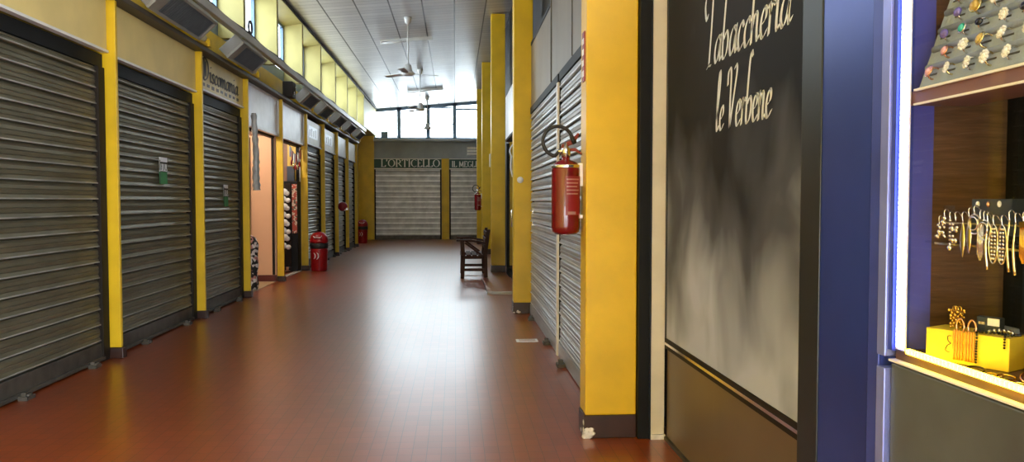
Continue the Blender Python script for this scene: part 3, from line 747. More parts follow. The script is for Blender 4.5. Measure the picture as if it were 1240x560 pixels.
go = g.build('grille_slats', M['white_line'], bpy.data.objects['vent_grille'])

# ------------------------------------------------------------------ right-hand pillars
PIL = [(.79, 1.105, 4.60, 4.80, 'big yellow square pillar with chipped base, carrying the close fire extinguisher'),
       (.752, .998, 9.84, 10.06, 'yellow square pillar past the double shutter, with small white round plate'),
       (.737, 1.02, 15.6, 15.85, 'yellow square pillar behind the wooden bench'),
       (.74, 1.0, 21.0, 21.25, 'yellow square pillar carrying the far fire extinguisher'),
       (.74, 1.0, 26.0, 26.25, 'yellow square pillar closest to the end wall')]
for i, (x0, x1, y0, y1, lb) in enumerate(PIL):
    t = thing('pillar', lb, 'pillar', ((x0+x1)/2, (y0+y1)/2, 0), 'yellow square pillars'); t['kind'] = 'thing'
    bx(x0, x1, y0, y1, .14, ceil_z(x0)-.01).build('shaft', M['yellow'], t, bevel=.008)
    bx(x0-.008, x1, y0-.008, y1, 0, .14).build('plinth', M['plinth'], t, bevel=.004)
    if i in (0, 1):
        c = MB(); c2 = MB(); s_ = 1 if i == 0 else .6
        for k in range(12):
            a = random.random(); r = (.012+.018*random.random())*s_
            if k % 2: c.ball((x0-.010, y0+.002+.14*a*a, .015+.11*(1-a)*random.random()), r*.9, 6, 4, (.12,1.2,.9))
            else: c2.ball((x0+.10*a*a, y0-.010, .012+.10*(1-a)*random.random()), r*.9, 6, 4, (1.4,.12,.9))
        c2.build('chipped_plaster', M['plaster'], t)['label'] = 'bare white plaster where the plinth corner has chipped'
        c.build('chipped_plaster', M['plaster'], t)['label'] = 'bare white plaster where the plinth corner has chipped'
tag(MB().lathe([(.001,0),(.04,0),(.042,.008),(.03,.014),(.001,.014)], (.835, 9.826, 1.725), 16, 'y').build('wall_plate', M['white_plastic']), 'small white round plate on the second yellow pillar', 'plate')
t = thing('extinguisher_sign', 'narrow red and white sign high on the close yellow pillar', 'sign', (.78, 4.68, 2.18))
bx(.782, .789, 4.64, 4.72, 2.18, 2.48).build('sign_plate', M['label_red'], t)
b = MB()
for k in range(4): b.box(.780, .7825, 4.65, 4.71, 2.21+.065*k, 2.245+.065*k)
b.build('sign_bands', M['label_white'], t)

# ------------------------------------------------------------------ fire extinguishers
def extinguisher(x, y, z0, label, wall_x, s=1.):
    t = thing('fire_extinguisher', label, 'fire extinguisher', (x, y, z0), 'red fire extinguishers on pillars')
    r = .088*s; H = .46*s
    MB().lathe([(.001,0),(r*.7,.0),(r*.95,.018),(r,.05),(r,H-.06),(r*.97,H-.04),(r*.75,H-.012),(r*.35,H+.0),(.026,H+.005),(.026,H+.03)], (x,y,z0), 32).build('cylinder_body', M['red'], t)
    MB().lathe([(r*1.01,H-.05),(r*1.02,H-.046),(r*1.02,H-.034),(r*1.0,H-.03)], (x,y,z0), 32).build('shoulder_ring', M['chrome'], t)
    v = MB(); v.lathe([(.03,0),(.03,.05),(.018,.06),(.018,.085)], (x,y,z0+H+.02), 14); v.tube([(x-.05,y,z0+H+.055),(x+.02,y,z0+H+.055)], .014, 8)
    v.build('valve', M['chrome'], t)
    v = MB(); v.prism([(x-.03,z0+H+.07),(x+.05,z0+H+.10),(x+.085,z0+H+.16),(x+.075,z0+H+.17),(x+.03,z0+H+.125),(x-.03,z0+H+.095)], 'y', y-.012, y+.012); v.build('lever', M['red'], t, bevel=.003)
    v = MB(); v.prism([(x-.02,z0+H+.05),(x+.06,z0+H+.055),(x+.10,z0+H+.03),(x+.10,z0+H+.045),(x+.06,z0+H+.075),(x-.02,z0+H+.07)], 'y', y-.012, y+.012); v.build('carry_handle', M['red'], t, bevel=.003)
    c = (x-.052, y-.01, z0+H+.115); R = .092
    pts = [(x-.045, y, z0+H+.055)] + circle(c, R, 18, 'xz', math.radians(260), math.radians(25), closed=False) + [(x+.055, y-.012, z0+H+.11)]
    v = MB(); v.tube(smooth(pts, 2), .011, 8); v.build('hose', M['rubber'], t)
    v = MB(); v.tube([(x+.03,y-.012,z0+H+.150),(x+.055,y-.012,z0+H+.10)], .014, 8); v.build('hose_nozzle', M['rubber'], t)
    # label facing the camera
    def arc(a0, a1, z0_, z1_, rr, mb):
        n = 8
        for k in range(n):
            b0 = a0+(a1-a0)*k/n; b1 = a0+(a1-a0)*(k+1)/n
            P = lambda an, z: (x+rr*math.sin(an), y-rr*math.cos(an), z)
            mb.quad(P(b0,z0_), P(b1,z0_), P(b1,z1_), P(b0,z1_))
        return mb
    lb = arc(-.15, 1.25, z0+.12*s, z0+.36*s, r+.0012, MB()).build('label_sheet', M['label_red'], t)
    tx = MB()
    for k in range(5): arc(-.08, .95-.1*(k % 3), z0+(.335-.022*k)*s, z0+(.335-.022*k+.008)*s, r+.002, tx)
    arc(0, .62, z0+.125*s, z0+.142*s, r+.002, tx); arc(.95, 1.2, z0+.10*s, z0+.13*s, r+.002, tx)
    tx.build('label_print', M['label_pale'], t)
    b = MB(); b.box(wall_x-.03, wall_x, y-.02, y+.02, z0+H-.16, z0+H-.02); b.box(x+r-.004, wall_x-.002, y-.03, y+.03, z0+.10, z0+.12); b.build('wall_bracket', M['label_white'], t)
extinguisher(.685, 4.73, 1.245, 'large red fire extinguisher with black hose on the close yellow pillar', .788)
extinguisher(.625, 21.12, 1.20, 'distant red fire extinguisher hanging on a far yellow pillar', .738, 1.05)

# ------------------------------------------------------------------ right-hand double shutter, panels, doorway
def right_shutter(y0, y1, label):
    t = thing('roller_shutter', label, 'shutter', (.97, (y0+y1)/2, 0), 'pale grey shutters between the yellow pillars')
    curtain(y0+.04, y1-.04, .14, 2.56, .985, -1, .13).build('slat_curtain', M['shutter_grey'], t)
    slat_lips(y0+.04, y1-.04, .14, 2.53, .985, -1, .13).build('slat_highlight_edge', M['grey_highlight_lip'], t)
    bx(.955, 1.0, y0+.04, y1-.04, .01, .14).build('bottom_rail', M['shutter_grey'], t, bevel=.004)
    bx(.96, 1.11, y0+.01, y1-.01, 2.56, 2.64).build('roller_box', M['black'], t)
    for f in (.2, .8):
        yy = y0+(y1-y0)*f
        l = MB(); l.box(.885, .955, yy-.05, yy+.06, 0, .03); l.box(.90, .94, yy-.02, yy+.03, .03, .06); l.build('floor_lock', M['grime_rail'], t)
    for zz in (1.18, 1.32):
        l = MB(); l.box(.955, .968, y1-.32, y1-.26, zz-.03, zz+.03); l.build('lock_plate', M['chrome'], t)
right_shutter(4.84, 7.08, 'pale grey roller shutter behind the close extinguisher, nearer half of the pair')
right_shutter(7.16, 9.80, 'pale grey roller shutter reaching the second pillar, farther half of the pair')
t = thing('shutter_mullion', 'upright metal post between the two pale grey shutters', 'post', (.96, 7.12, 0))
bx(.945, 1.0, 7.085, 7.155, .0, 2.55).build('upright', M['white_line'], t, bevel=.004); bx(.965, .995, 7.0805, 7.0845, .0, 2.55).build('edge_channel', M['black'], t)
tag(bx(.99, 1.115, 9.802, 9.829, 0, 2.65).build('shutter_guide', M['black']), 'black guide channel between the grey shutter and the second pillar', 'guide')
t = thing('wall_cladding', 'tall grey brown cladding panel above the nearer pale shutter', 'panel', (1.0, 6.3, 2.65))
bx(.965, 1.115, 4.84, 7.70, 2.645, 4.9).build('sheet', M['grey_panel'], t)
l = MB(); l.box(.955, .965, 7.66, 7.70, 2.645, 4.9); l.box(.958, .965, 6.30, 6.315, 2.645, 4.9); l.build('seam_strip', M['grime_rail'], t)
t = thing('wall_cladding', 'low olive cladding panel above the farther pale shutter', 'panel', (1.0, 8.7, 2.65))
bx(.975, 1.115, 7.71, 9.82, 2.645, 3.47).build('sheet', M['sign_beige'] if False else M['grey_panel'], t)
bx(.968, .975, 7.71, 9.82, 3.43, 3.47).build('top_edge', M['black'], t)

t = thing('shop_door', 'dark glazed shop door between the second and third yellow pillars', 'door', (1.1, 13.7, 0))
bx(1.06, 1.115, 12.0, 15.4, 0, 2.6).build('door_leaf', M['smoky'], t)
f = MB(); f.box(1.03, 1.06, 12.0, 12.1, 0, 2.6); f.box(1.03, 1.06, 15.3, 15.4, 0, 2.6); f.box(1.03,1.06,13.65,13.75,0,2.6); f.box(1.03,1.06,12.1,15.3,0,.12); f.build('door_frame', M['black'], t)
b = MB(); b.tube([(1.03, 13.55, 1.0), (1.0, 13.55, 1.0), (1.0, 13.55, 1.3), (1.03, 13.55, 1.3)], .012, 8); b.build('door_handle', M['chrome'], t)
t = thing('light_box_sign', 'blank white box sign above the dark shop door', 'sign', (.98, 13.5, 2.63))
bx(1.0, 1.115, 12.3, 15.2, 2.66, 3.5).build('sign_box', M['sign_white'], t, bevel=.01); bx(.995,1.115,12.28,15.22,2.62,2.66).build('lower_trim', M['dark_metal'], t)
t = thing('door_bracket', 'small white curved bracket hanging at the dark doorway', 'bracket', (.93, 12.6, 2.3))
b = MB(); b.tube(smooth([(1.04,12.62,2.40),(.95,12.62,2.38),(.90,12.62,2.28),(.93,12.62,2.18)], 5), .012, 8); b.tube(smooth([(.93,12.62,2.2),(.92,12.62,2.0),(.95,12.62,1.85)],4), .016, 8); b.box(1.03,1.056,12.59,12.65,2.36,2.44); b.build('bracket_arm', M['white_plastic'], t)
t = thing('floor_ramp', 'low brown tiled step with pale metal front edge at the dark doorway', 'step', (.75, 13, 0))
bx(.50, 1.03, 11.92, 14.22, 0, .035).build('step_top', M['floor'], t); bx(.498, 1.03, 11.88, 11.92, 0, .042).build('edge_strip', M['fascia'], t)
tag(bx(.63, .855, 7.83, 7.99, 0, .003).build('floor_sticker', M['label_white']), 'small white rectangular sticker on the floor by the grey shutter', 'sticker')
l = MB()
for k in range(3): l.box(.66, .83, 7.86+.04*k, 7.875+.04*k, .003, .004)
l.build('sticker_print', M['mauve'], bpy.data.objects['floor_sticker'])
tag(bx(.70, .736, 15.66, 15.75, 2.15, 2.42).build('wall_box', M['cream'], bevel=.012), 'small cream wall box on the pillar behind the bench', 'box')

# ------------------------------------------------------------------ bench
t = thing('wooden_bench', 'dark brown slatted wooden bench standing against the third pillar', 'bench', (.35, 14.9, 0))
Y0, Y1 = 14.36, 15.50
for y in (Y0, Y1-.06):
    f = MB(); f.prism([(.10,0),(.17,0),(.19,.42),(.17,.70),(.10,.70),(.11,.42)], 'y', y, y+.06); f.build('leg', M['wood_dark'], t, bevel=.006)
    f = MB(); f.prism([(.54,0),(.61,0),(.60,.45),(.66,.92),(.60,.92),(.53,.45)], 'y', y, y+.06); f.build('leg', M['wood_dark'], t, bevel=.006)
    f = MB(); f.prism([(.02,.70),(.03,.735),(.30,.735),(.60,.68),(.60,.64),(.30,.695)], 'y', y-.012, y+.072); f.build('armrest', M['wood_dark'], t, bevel=.008)
    f = MB(); f.prism([(.17,.66),(.20,.68),(.50,.46),(.48,.43)], 'y', y+.01, y+.05); f.build('brace', M['wood_dark'], t)
    f = MB(); f.box(.15, .56, y+.01, y+.05, .14, .19); f.box(.10, .58, y+.008, y+.052, .37, .425); f.build('stretcher', M['wood_dark'], t)
for k in range(4):
    bx(.10+.11*k, .19+.11*k, Y0-.02, Y1+.02, .425, .447).build('seat_slat', M['wood_dark'], t, bevel=.005)
for k in range(3):
    z = .56+.12*k; xx = .575+(z-.45)*.12
    bx(xx-.045, xx-.022, Y0-.02, Y1+.02, z, z+.08).build('back_slat', M['wood_dark'], t, bevel=.005)

# ------------------------------------------------------------------ ceiling fans and batten lights
def fan(x, y, hub, rot, label):
    cz = ceil_z(x)
    t = thing('ceiling_fan', label, 'ceiling fan', (x, y, hub), 'white ceiling fans')
    MB().lathe([(.075,cz+.004),(.075,cz-.02),(.06,cz-.10),(.02,cz-.14)], (x,y,0), 18).build('canopy', M['fan_white'], t)
    MB().tube([(x,y,cz-.1),(x,y,hub+.12)], .013, 8).build('downrod', M['fan_white'], t)
    MB().lathe([(.02,hub+.16),(.06,hub+.14),(.085,hub+.02),(.13,hub-.01),(.13,hub-.05),(.08,hub-.075),(.001,hub-.08)], (x,y,0), 24).build('motor_housing', M['fan_white'], t)
    for k in range(3):
        a = rot + k*2*PI/3; Mx = Matrix.Translation((x,y,hub-.03)) @ Matrix.Rotation(a, 4, 'Z') @ Matrix.Rotation(.16, 4, 'X')
        b = MB(Mx); b.box(.10, .22, -.02, .02, -.006, .006); b.prism([(.18,-.05),(.60,-.07),(.62,-.05),(.62,.05),(.60,.07),(.18,.05)], 'z', -.005, .005)
        b.build('blade', M['fan_white'], t)
fan(-.92, 15.5, 4.02, .35, 'closest white ceiling fan on a long rod above the corridor')
fan(-.95, 21.5, 4.02, .1, 'second white ceiling fan seen against the end windows')
fan(-.95, 27.0, 4.02, .8, 'farthest white ceiling fan near the end windows')
for (x, y, hl, lb) in ((-1.08, 17.4, .58, 'off white batten lamp fixed across the ceiling between the first two fans'), (-.95, 25.2, .58, 'distant batten lamp fixed across the ceiling past the second fan')):
    t = thing('batten_lamp', lb, 'lamp', (x, y, ceil_z(x)), 'batten lamps across the ceiling')
    z = ceil_z(x)
    Mx = Matrix.Translation((x, y, z)) @ Matrix.Rotation(-math.atan(.085), 4, 'Y')
    b = MB(Mx); b.box(-hl*.0, hl, -.05, .05, -.078, -.003); b.box(-hl, 0, -.02, .02, -.038, -.003); b.build('lamp_body', M['fan_white'], t, bevel=.006)
    b = MB(Mx); b.tube([(-hl+.03, 0, -.07), (.0, 0, -.07)], .018, 10); b.box(-hl, -hl+.04, -.02, .02, -.09, -.03); b.build('tube', M['white_plastic'], t)

# ------------------------------------------------------------------ tobacconist's front beside the close pillar
t = thing('door_post', 'black upright post between the close yellow pillar and cream jamb', 'post', (1.14, 4.6, 0))
bx(1.107, 1.182, 4.56, 4.70, 0, 3.6).build('upright', M['black'], t, bevel=.004); bx(1.175, 1.182, 4.545, 4.56, 0, 3.6).build('edge_bead', M['slate'], t)
t = thing('door_jamb', 'cream painted jamb between the black post and the poster', 'jamb', (1.23, 4.6, 0))
bx(1.183, 1.268, 4.55, 4.70, .03, 3.6).build('upright', M['cream'], t, bevel=.004); bx(1.183, 1.272, 4.54, 4.70, 0, .03).build('foot', M['plaster'], t)
XP = 1.27
t = thing('tobacco_shopfront', 'wide panelled shopfront with black poster board above bronze kick panel', 'shopfront', (XP+.05, 3.5, 0))
bx(XP+.012, XP+.07, 2.43, 4.548, .02, .56).build('kick_panel', M['bronze'], t)
f = MB(); f.box(XP-.004, XP+.07, 2.43, 4.548, .56, .585); f.box(XP-.004, XP+.07, 2.43, 4.548, .60, .622); f.build('sill_rail', M['dark_metal'], t)
bx(XP-.008, XP+.07, 2.43, 4.548, .585, .60).build('sill_bead', M['chrome'], t)
bx(XP-.006, XP+.07, 2.43, 4.548, 0, .02).build('floor_rail', M['grime_rail'], t)
bx(XP+.004, XP+.07, 2.43, 4.548, .622, 2.95).build('backing_board', M['black'], t)
bx(XP-.002, XP+.01, 4.525, 4.548, .622, 2.95).build('edge_trim', M['slate'], t)
t = thing('smoke_poster', 'black poster with pale smoke and white script reading Tabaccheria le Verbene', 'poster', (XP, 3.4, .625))
MB().box(XP, XP+.0035, 2.44, 4.52, .625, 2.94).build('printed_sheet', M['poster'], t)
PP = lambda y0, z0: (lambda u, v: (XP-.0012, y0-u, z0+v))
NB = ((.19,.07),(.05,.06))
sz = .124; k = .985/text_width('Tabaccheria', SCRIPT, sz)
lettering('Tabaccheria', SCRIPT, PP(3.83, 2.124), sz, xs=k, nibs=NB, shear=.10).build('script_lettering', M['poster_white'], t)
sz = .114; k = .66/text_width('le Verbene', SCRIPT, sz)
lettering('le', SCRIPT, PP(3.68, 1.79), sz, xs=k, nibs=NB, shear=.10).build('script_lettering', M['poster_white'], t)
lettering('Verbene', SCRIPT, PP(3.68-text_width('le ', SCRIPT, sz, k), 1.79), sz, xs=k, nibs=NB, shear=.10).build('script_lettering', M['poster_white'], t)

# column between poster and jewellery window; its blue paint stands in for lens glare
XC = 1.12
t = thing('shopfront_column', 'dark column, painted blue for glare, between the smoke poster and jewellery window', 'column', (1.2, 2.2, 0)); t['kind'] = 'thing'
bx(XC, 1.34, 2.290, 2.425, 0, 2.9).build('edge_leaf', M['slate'], t, bevel=.003)
bx(XC+.004, 1.34, 2.008, 2.288, 0, 2.9).build('blue_glare_leaf', M['navy'], t)

# ------------------------------------------------------------------ jewellery case
YN, YF = .35, 2.00                       # near end (outside the frame) and far end
ZB = 1.065
t = thing('jewellery_case', 'glazed jewellery window with LED strips, wooden lining and grey lower panel', 'display case', (1.3, 1.4, 0))
case = t
f = MB(); f.box(XC+.002, XC+.05, 1.952, 2.006, 0, 2.9); f.build('frame_glare_post', M['blue_bright'], t, bevel=.003)
f = MB(); f.box(XC-.004, XC+.05, 1.912, 1.950, ZB-.02, 2.9); f.box(XC-.004,XC+.05,1.912,1.950,0,ZB-.05); f.build('frame_glare_strip', M['periwinkle'], t, bevel=.003)
f = MB(); f.box(XC+.004, XC+.05, 1.892, 1.910, ZB, 2.9); f.build('frame_glare_bead', M['blue_bright'], t)
f = MB(); f.box(XC+.01, XC+.05, YN, 1.905, 0, ZB-.035); f.build('lower_panel', M['case_panel'], t, bevel=.004)
f = MB(); f.box(XC+.0, XC+.02, YN, 1.90, ZB-.028, ZB-.023); f.build('outer_sill', M['case_white'], t)
f = MB(); f.box(XC+.02, 1.62, YN, 1.90, ZB-.03, ZB); f.build('case_floor', M['walnut'], t)
f = MB(); f.box(1.231, 1.43, 1.902, 1.918, ZB, 2.6); f.build('end_lining', M['walnut'], t)
f = MB(); f.box(XC+.02, 1.230, 1.900, 1.918, ZB, 2.6); f.build('side_glare_panel', M['glare_reveal'], t)
f = MB(); f.box(1.43, 1.45, 1.86, 1.90, ZB, 2.6); f.build('corner_post', M['black'], t)
f = MB(); f.box(1.60, 1.62, YN, 1.90, ZB, 2.6); f.build('back_lining', M['walnut'], t)
f = MB(); f.box(1.45, 1.60, 1.902, 1.918, ZB, 2.6); f.build('end_lining', M['slate'], t)
f = MB(); f.box(XC+.02, 1.62, YN, 1.90, 2.6, 2.64); f.build('case_roof', M['case_panel'], t)
f = MB(); f.box(XC, 1.62, YN-.03, YN, 0, 2.64); f.build('near_end', M['case_panel'], t)
f = MB(); f.box(XC+.002, XC+.007, YN, 1.878, ZB-.02, 2.6); f.build('glass_pane', M['case_glass'], t)
# ring shelf above eye level
f = MB(); f.box(XC+.02, 1.31, YN, 1.879, 1.692, 1.724); f.build('ring_shelf', M['plum'], t)
f = MB(); f.box(XC+.012, XC+.02, YN, 1.833, 1.722, 1.7275); f.box(XC+.012, XC+.02, YN, 1.833, 1.687, 1.692); f.build('shelf_edge', M['case_white'], t)
# LED strips
f = MB(); f.box(XC+.0126, XC+.016, 1.849, 1.890, ZB+.005, 2.6); f.build('strip_tape', M['case_white'], t)
f = MB(); z = ZB+.012
while z < 2.58:
    f.box(XC+.0085, XC+.0125, 1.856, 1.883, z, z+.0098); z += .0135
led = f.build('led_strip', M['led_cold'], t)
f = MB(); y = YN+.01
while y < 1.835:
    f.box(XC+.010, XC+.022, y, y+.0105, ZB+.001, ZB+.013); y += .0135
f.build('led_strip', M['led_warm'], t)

# ring board leaning on the shelf
bt = Matrix.Translation((XC+.030, 0, 1.7325)) @ Matrix.Rotation(math.radians(19), 4, 'Y')   # local z up the board, local x = -normal
board = thing('ring_board', 'sloping grey velvet board full of rings on the upper shelf', 'ring board', (XC+.04, 1.5, 1.7225))
b = MB(bt); b.box(0, .018, .60, 1.838, 0, .52); b.build('velvet_pad', M['foam'], board)
ROWP, COLP = .048, .068
b = MB(bt); rid = MB(bt)
for r in range(10):
    zc = .028 + r*ROWP
    rid.tube([(0, .61, zc+.020), (0, 1.83, zc+.020)], .0085, 8)
    for cI in range(17):
        yc = 1.80 - cI*COLP - (r % 2)*.03
        b.box(-.0015, .001, yc-.018, yc+.018, zc-.0035, zc+.0005)
b.build('ring_slots', M['foam_slot'], board); rid.build('padded_roll', M['foam'], board)
# rings
KINDS = [('silver','stone_clear','oval clear-stoned silver ring'), ('pale_gold','stone_amber','pale gold ring with amber stone'), ('silver','stone_teal','silver ring with round teal stone'),
         ('silver','stone_violet','silver ring with violet stone'), ('pale_gold','stone_clear','pale gold ring with clear stones'), ('silver','stone_black','silver ring with black stone'), ('rose','stone_pink','rose ring with pink stone')]
protos = []
def ring_mesh(kind, idx):
    band, stone, lab = KINDS[kind]
    root = bpy.data.objects.new('finger_ring', None); COL.objects.link(root); root.empty_display_size = .02
    b = MB(); b.tube(circle((0,0,0), .0095, 18, 'xz'), .0016, 6, closed=True); b.build('band', M[band], root)
    s_ = MB()
    if kind in (0, 4):
        for q in range(9):
            a = 2*PI*q/9; s_.ball((-.0105, .006*math.cos(a), .0075*math.sin(a)), .0028, 6, 4)
        s_.ball((-.0115,0,0), .0048, 8, 5, (.6,1,1.2))
    elif kind == 5:
        s_.ball((-.0105,0,0), .0085, 10, 6, (.5,1.15,.75))
    else:
        s_.ball((-.0110,0,0), .0075, 10, 6, (.6,1,1))
    s_.build('stone', M[stone], root)
    if kind in (1, 2, 6):
        g = MB(); g.tube(circle((-.0095,0,0), .0088, 16, 'yz'), .0014, 6, closed=True); g.build('setting', M[band], root)
    return root
NTH = ['first','second','third','fourth','fifth','sixth','seventh','eighth','ninth','tenth']
layout = {0: [6,4,0,4,0,1], 1: [6,0,1,0,4,0], 2: [3,2,5,0,5,4], 3: [3,1,0,4,0,4], 4: [3,0,0,5,0,4], 5: [4,0,4,0,0,0]}
ROWN = ['lowest row', 'second row up', 'third row up', 'fourth row up', 'fifth row up', 'sixth row up']
proto = {}
for r, ks in layout.items():
    for j, kd in enumerate(ks):
        yc = 1.785 - j*.066 - (r % 2)*.028 + random.uniform(-.006,.006)
        zc = .026 + r*ROWP
        if kd in proto: o = copy_tree(proto[kd])
        else:
            o = ring_mesh(kd, 0); proto[kd] = o
        p = bt @ Vector((-.0035, yc, zc))
        o.location = p; o.rotation_euler = (random.uniform(-.25,.25), math.radians(19)+random.uniform(-.15,.15), random.uniform(-.3,.3)); s_ = random.uniform(1.35,1.65); o.scale = (s_,s_,s_)
        tag(o, '%s, %s from LED strip, %s' % (KINDS[kd][2], NTH[j], ROWN[r]), 'ring', 'rings on the sloping grey board')

# earring stand
XE = 1.185
t = thing('earring_stand', 'clear and dark earring stand with pale bars halfway up the window', 'earring stand', (XE+.03, 1.5, 1.35))
f = MB(); f.box(XE+.012, XE+.018, .9, 1.70, 1.375, 1.455); f.build('backing_card', M['dark_card'], t)
f = MB(); f.box(XE-.012, XE-.004, .9, 1.80, 1.345, 1.350); f.box(XE+.004, XE+.010, .9, 1.80, 1.396, 1.400); f.build('display_bar', M['pale_gold'], t)
f = MB(); f.box(XE-.004, XE+.10, .9, 1.80, 1.3445, 1.350); f.build('glass_shelf', M['acrylic'], t)
f = MB(); f.box(XE+.008, XE+.012, 1.52, 1.57, 1.36, 1.46); f.box(XE+.008,XE+.012,1.76,1.80,1.36,1.44); f.build('clear_plate', M['acrylic'], t)
for yy in (.92, 1.82):
    pass
f = MB(); f.box(1.286, 1.42, 1.70, 1.881, 1.3445, 1.350); f.box(1.20, 1.285, 1.801, 1.881, 1.3445, 1.350); f.build('shelf_support', M['acrylic'], t)
def earring(kind, y, label, mname, ztop=1.43, L=.10, x=None):
    x = XE-.016 if x is None else x
    t = thing('earring', label, 'earring', (x, y, ztop-L), 'earrings hanging on the stand')
    hk = MB(); hk.tube(smooth([(x+.016, y, ztop-.014), (x+.006, y, ztop), (x-.002, y, ztop-.004), (x, y, ztop-.022)], 4), .0012, 6); hk.build('hook', M['silver'], t)
    d_ = MB(); zb = ztop-L; zt = ztop-.02
    if kind == 'leaf':
        n = 10; pr = [(.0005+.0085*math.sin(PI*i/n)**.8, zb+(zt-zb)*i/n) for i in range(n+1)]
        d_.lathe(pr, (0,0,0), 10)
        for v in d_.v: v.x = v.x*.35 + x; v.y += y
    elif kind == 'bar':
        d_.tube(smooth([(x,y,zt),(x-.003,y+.002,(zt+zb)/2),(x,y-.001,zb)],4), [.0022]*4+[.0032]*5, 8)
    elif kind == 'hoop':
        d_.tube(circle((x, y, zt-.022), .022, 22, 'yz'), .0022, 8, closed=True)
        d_.tube(circle((x-.004, y, zt-.020), .015, 18, 'yz'), .0016, 6, closed=True)
    elif kind == 'lace':
        d_.tube([(x, y+.014*math.sin(2*PI*i/20)*(1 if i<10 else 1), zb+ (zt-zb)*(.5-.5*math.cos(2*PI*i/20))) for i in range(20)], .0018, 6, closed=True)
        for i in range(9):
            zz = zb + (zt-zb)*(.12+.76*i/8); w_ = .0115*math.sin(math.acos(max(-1,min(1,1-2*(.12+.76*i/8)))))
            d_.ball((x, y-w_*.45, zz), .0034, 6, 4); d_.ball((x, y+w_*.45, zz), .0034, 6, 4)
    elif kind == 'fringe':
        d_.box(x-.003, x+.003, y-.010, y+.010, zt-.012, zt)
        for q in range(6): d_.tube([(x, y-.009+.0036*q, zt-.012), (x, y-.009+.0036*q, zb+.006*abs(q-2.5))], .0015, 6)
    elif kind == 'cluster':
        for q in range(9): d_.ball((x+random.uniform(-.003,.003), y+random.uniform(-.010,.010), zb+(zt-zb)*random.random()), random.uniform(.003,.006), 7, 5)
    elif kind == 'chain':
        for q in range(8): d_.ball((x, y, zb+(zt-zb)*q/7), .0035 if q else .007, 7, 5)
    d_.build('drop', M[mname], t)
E_ = [('cluster',1.775,'silver',1.415,.055,'sparkling cluster earring closest to the LED strip'),
      ('cluster',1.755,'silver',1.43,.065,'sparkling cluster earring second from the LED strip'),
      ('chain',1.735,'silver',1.425,.085,'silver beaded chain earring among the sparkling clusters'),
      ('cluster',1.715,'silver',1.425,.07,'sparkling cluster earring beside the silver leaf pair'),
      ('leaf',1.690,'pale_gold',1.425,.105,'pale leaf-shaped earring, first after the sparkling clusters'),
      ('leaf',1.668,'pale_gold',1.435,.105,'pale leaf-shaped earring, second after the sparkling clusters'),
      ('hoop',1.650,'silver',1.440,.05,'small silver double hoop hung above the leaf earrings'),
      ('fringe',1.630,'silver',1.430,.115,'silver fringe earring beside the double ring hoop'),
      ('hoop',1.618,'silver',1.428,.05,'silver double hoop earring in the middle of the stand'),
      ('bar',1.606,'silver',1.425,.125,'long plain silver drop between the double hoop and the filigree pair'),
      ('lace',1.588,'silver',1.420,.105,'silver filigree earring, first of the lacy pair'),
      ('lace',1.562,'silver',1.420,.105,'silver filigree earring, second of the lacy pair'),
      ('bar',1.540,'pale_gold',1.430,.130,'long pale gold bar earring beside the filigree pair'),
      ('bar',1.522,'pale_gold',1.425,.130,'long pale gold bar earring before the gold fringe'),
      ('fringe',1.500,'gold',1.428,.11,'bright gold fringe earring, first of the gold pair'),
      ('fringe',1.478,'gold',1.428,.11,'bright gold fringe earring, second of the gold pair')]
for k, y, mn, zt, L, lb in E_: earring(k, y, lb, mn, zt, L)
for (y, z, mn, lb) in ((1.675,1.443,'stone_clear','small clear stud pinned on the dark card by the leaf earrings'), (1.640,1.443,'rose','rose gold stud pinned on the dark card'), (1.605,1.444,'stone_clear','bright clear stud pinned on the dark card above the hoop')):
    s_ = MB(); s_.ball((XE+.008, y, z), .006, 8, 6, (.7,.8,1.2)); tag(s_.build('stud_earring', M[mn]), lb, 'earring', 'studs on the dark card')

# lower display: yellow block and what lies on it
F0 = Vector((1.150, 1.790)); F1 = Vector((1.238, 1.622)); dr = (F1-F0).normalized(); nr = Vector((-dr.y, dr.x)); nr = nr if nr.x > 0 else -nr
D1 = .085
ZT = 1.142
poly = [tuple(F0), tuple(F1), tuple(F1+nr*D1), tuple(F0+nr*D1)]
tag(MB().prism(poly, 'z', ZB+.0006, ZT).build('display_block', M['yellow_riser'], bevel=.002), 'bright yellow block riser standing on the window floor', 'riser')
def on_block(s_, q, z): p = F0 + dr*s_ + nr*q; return Vector((p.x, p.y, z))
Lb = (F1-F0).length
# crumpled gold ornament
b = MB(); c0 = on_block(.055, .035, ZT)
for k in range(46):
    a = k*2.4; zz = .045*(k/46); rr = .008+.006*abs(math.sin(k*.9)) + .004*(k > 36)
    b.ball((c0.x+rr*math.cos(a), c0.y+rr*math.sin(a), ZT+.004+zz), .0042, 6, 4)
for k in range(5): b.tube(circle((c0.x+.006*math.cos(k*1.3), c0.y+.006*math.sin(k*1.3), ZT+.05), .006, 10, 'yz'), .0016, 5, closed=True)
tag(b.build('gold_ornament', M['gold']), 'crumpled gold ornament standing on the yellow block', 'ornament')
# navy box with a white card
t = thing('jewel_box', 'small dark navy box with white card behind the orange ribbons', 'box', tuple(on_block(.12, .055, ZT)))
p = on_block(.12, .058, ZT); Rz = Matrix.Translation(p) @ Matrix.Rotation(math.atan2(dr.y, dr.x), 4, 'Z')
MB(Rz).box(-.026, .026, -.012, .012, 0, .036).build('box_body', M['navy_card'], t, bevel=.002)
MB(Rz).box(.0, .026, -.0145, -.0122, .017, .034).build('card', M['label_white'], t); MB(Rz).box(-.02,-.006,-.014,-.0122,.018,.024).build('box_print', M['chrome'], t)
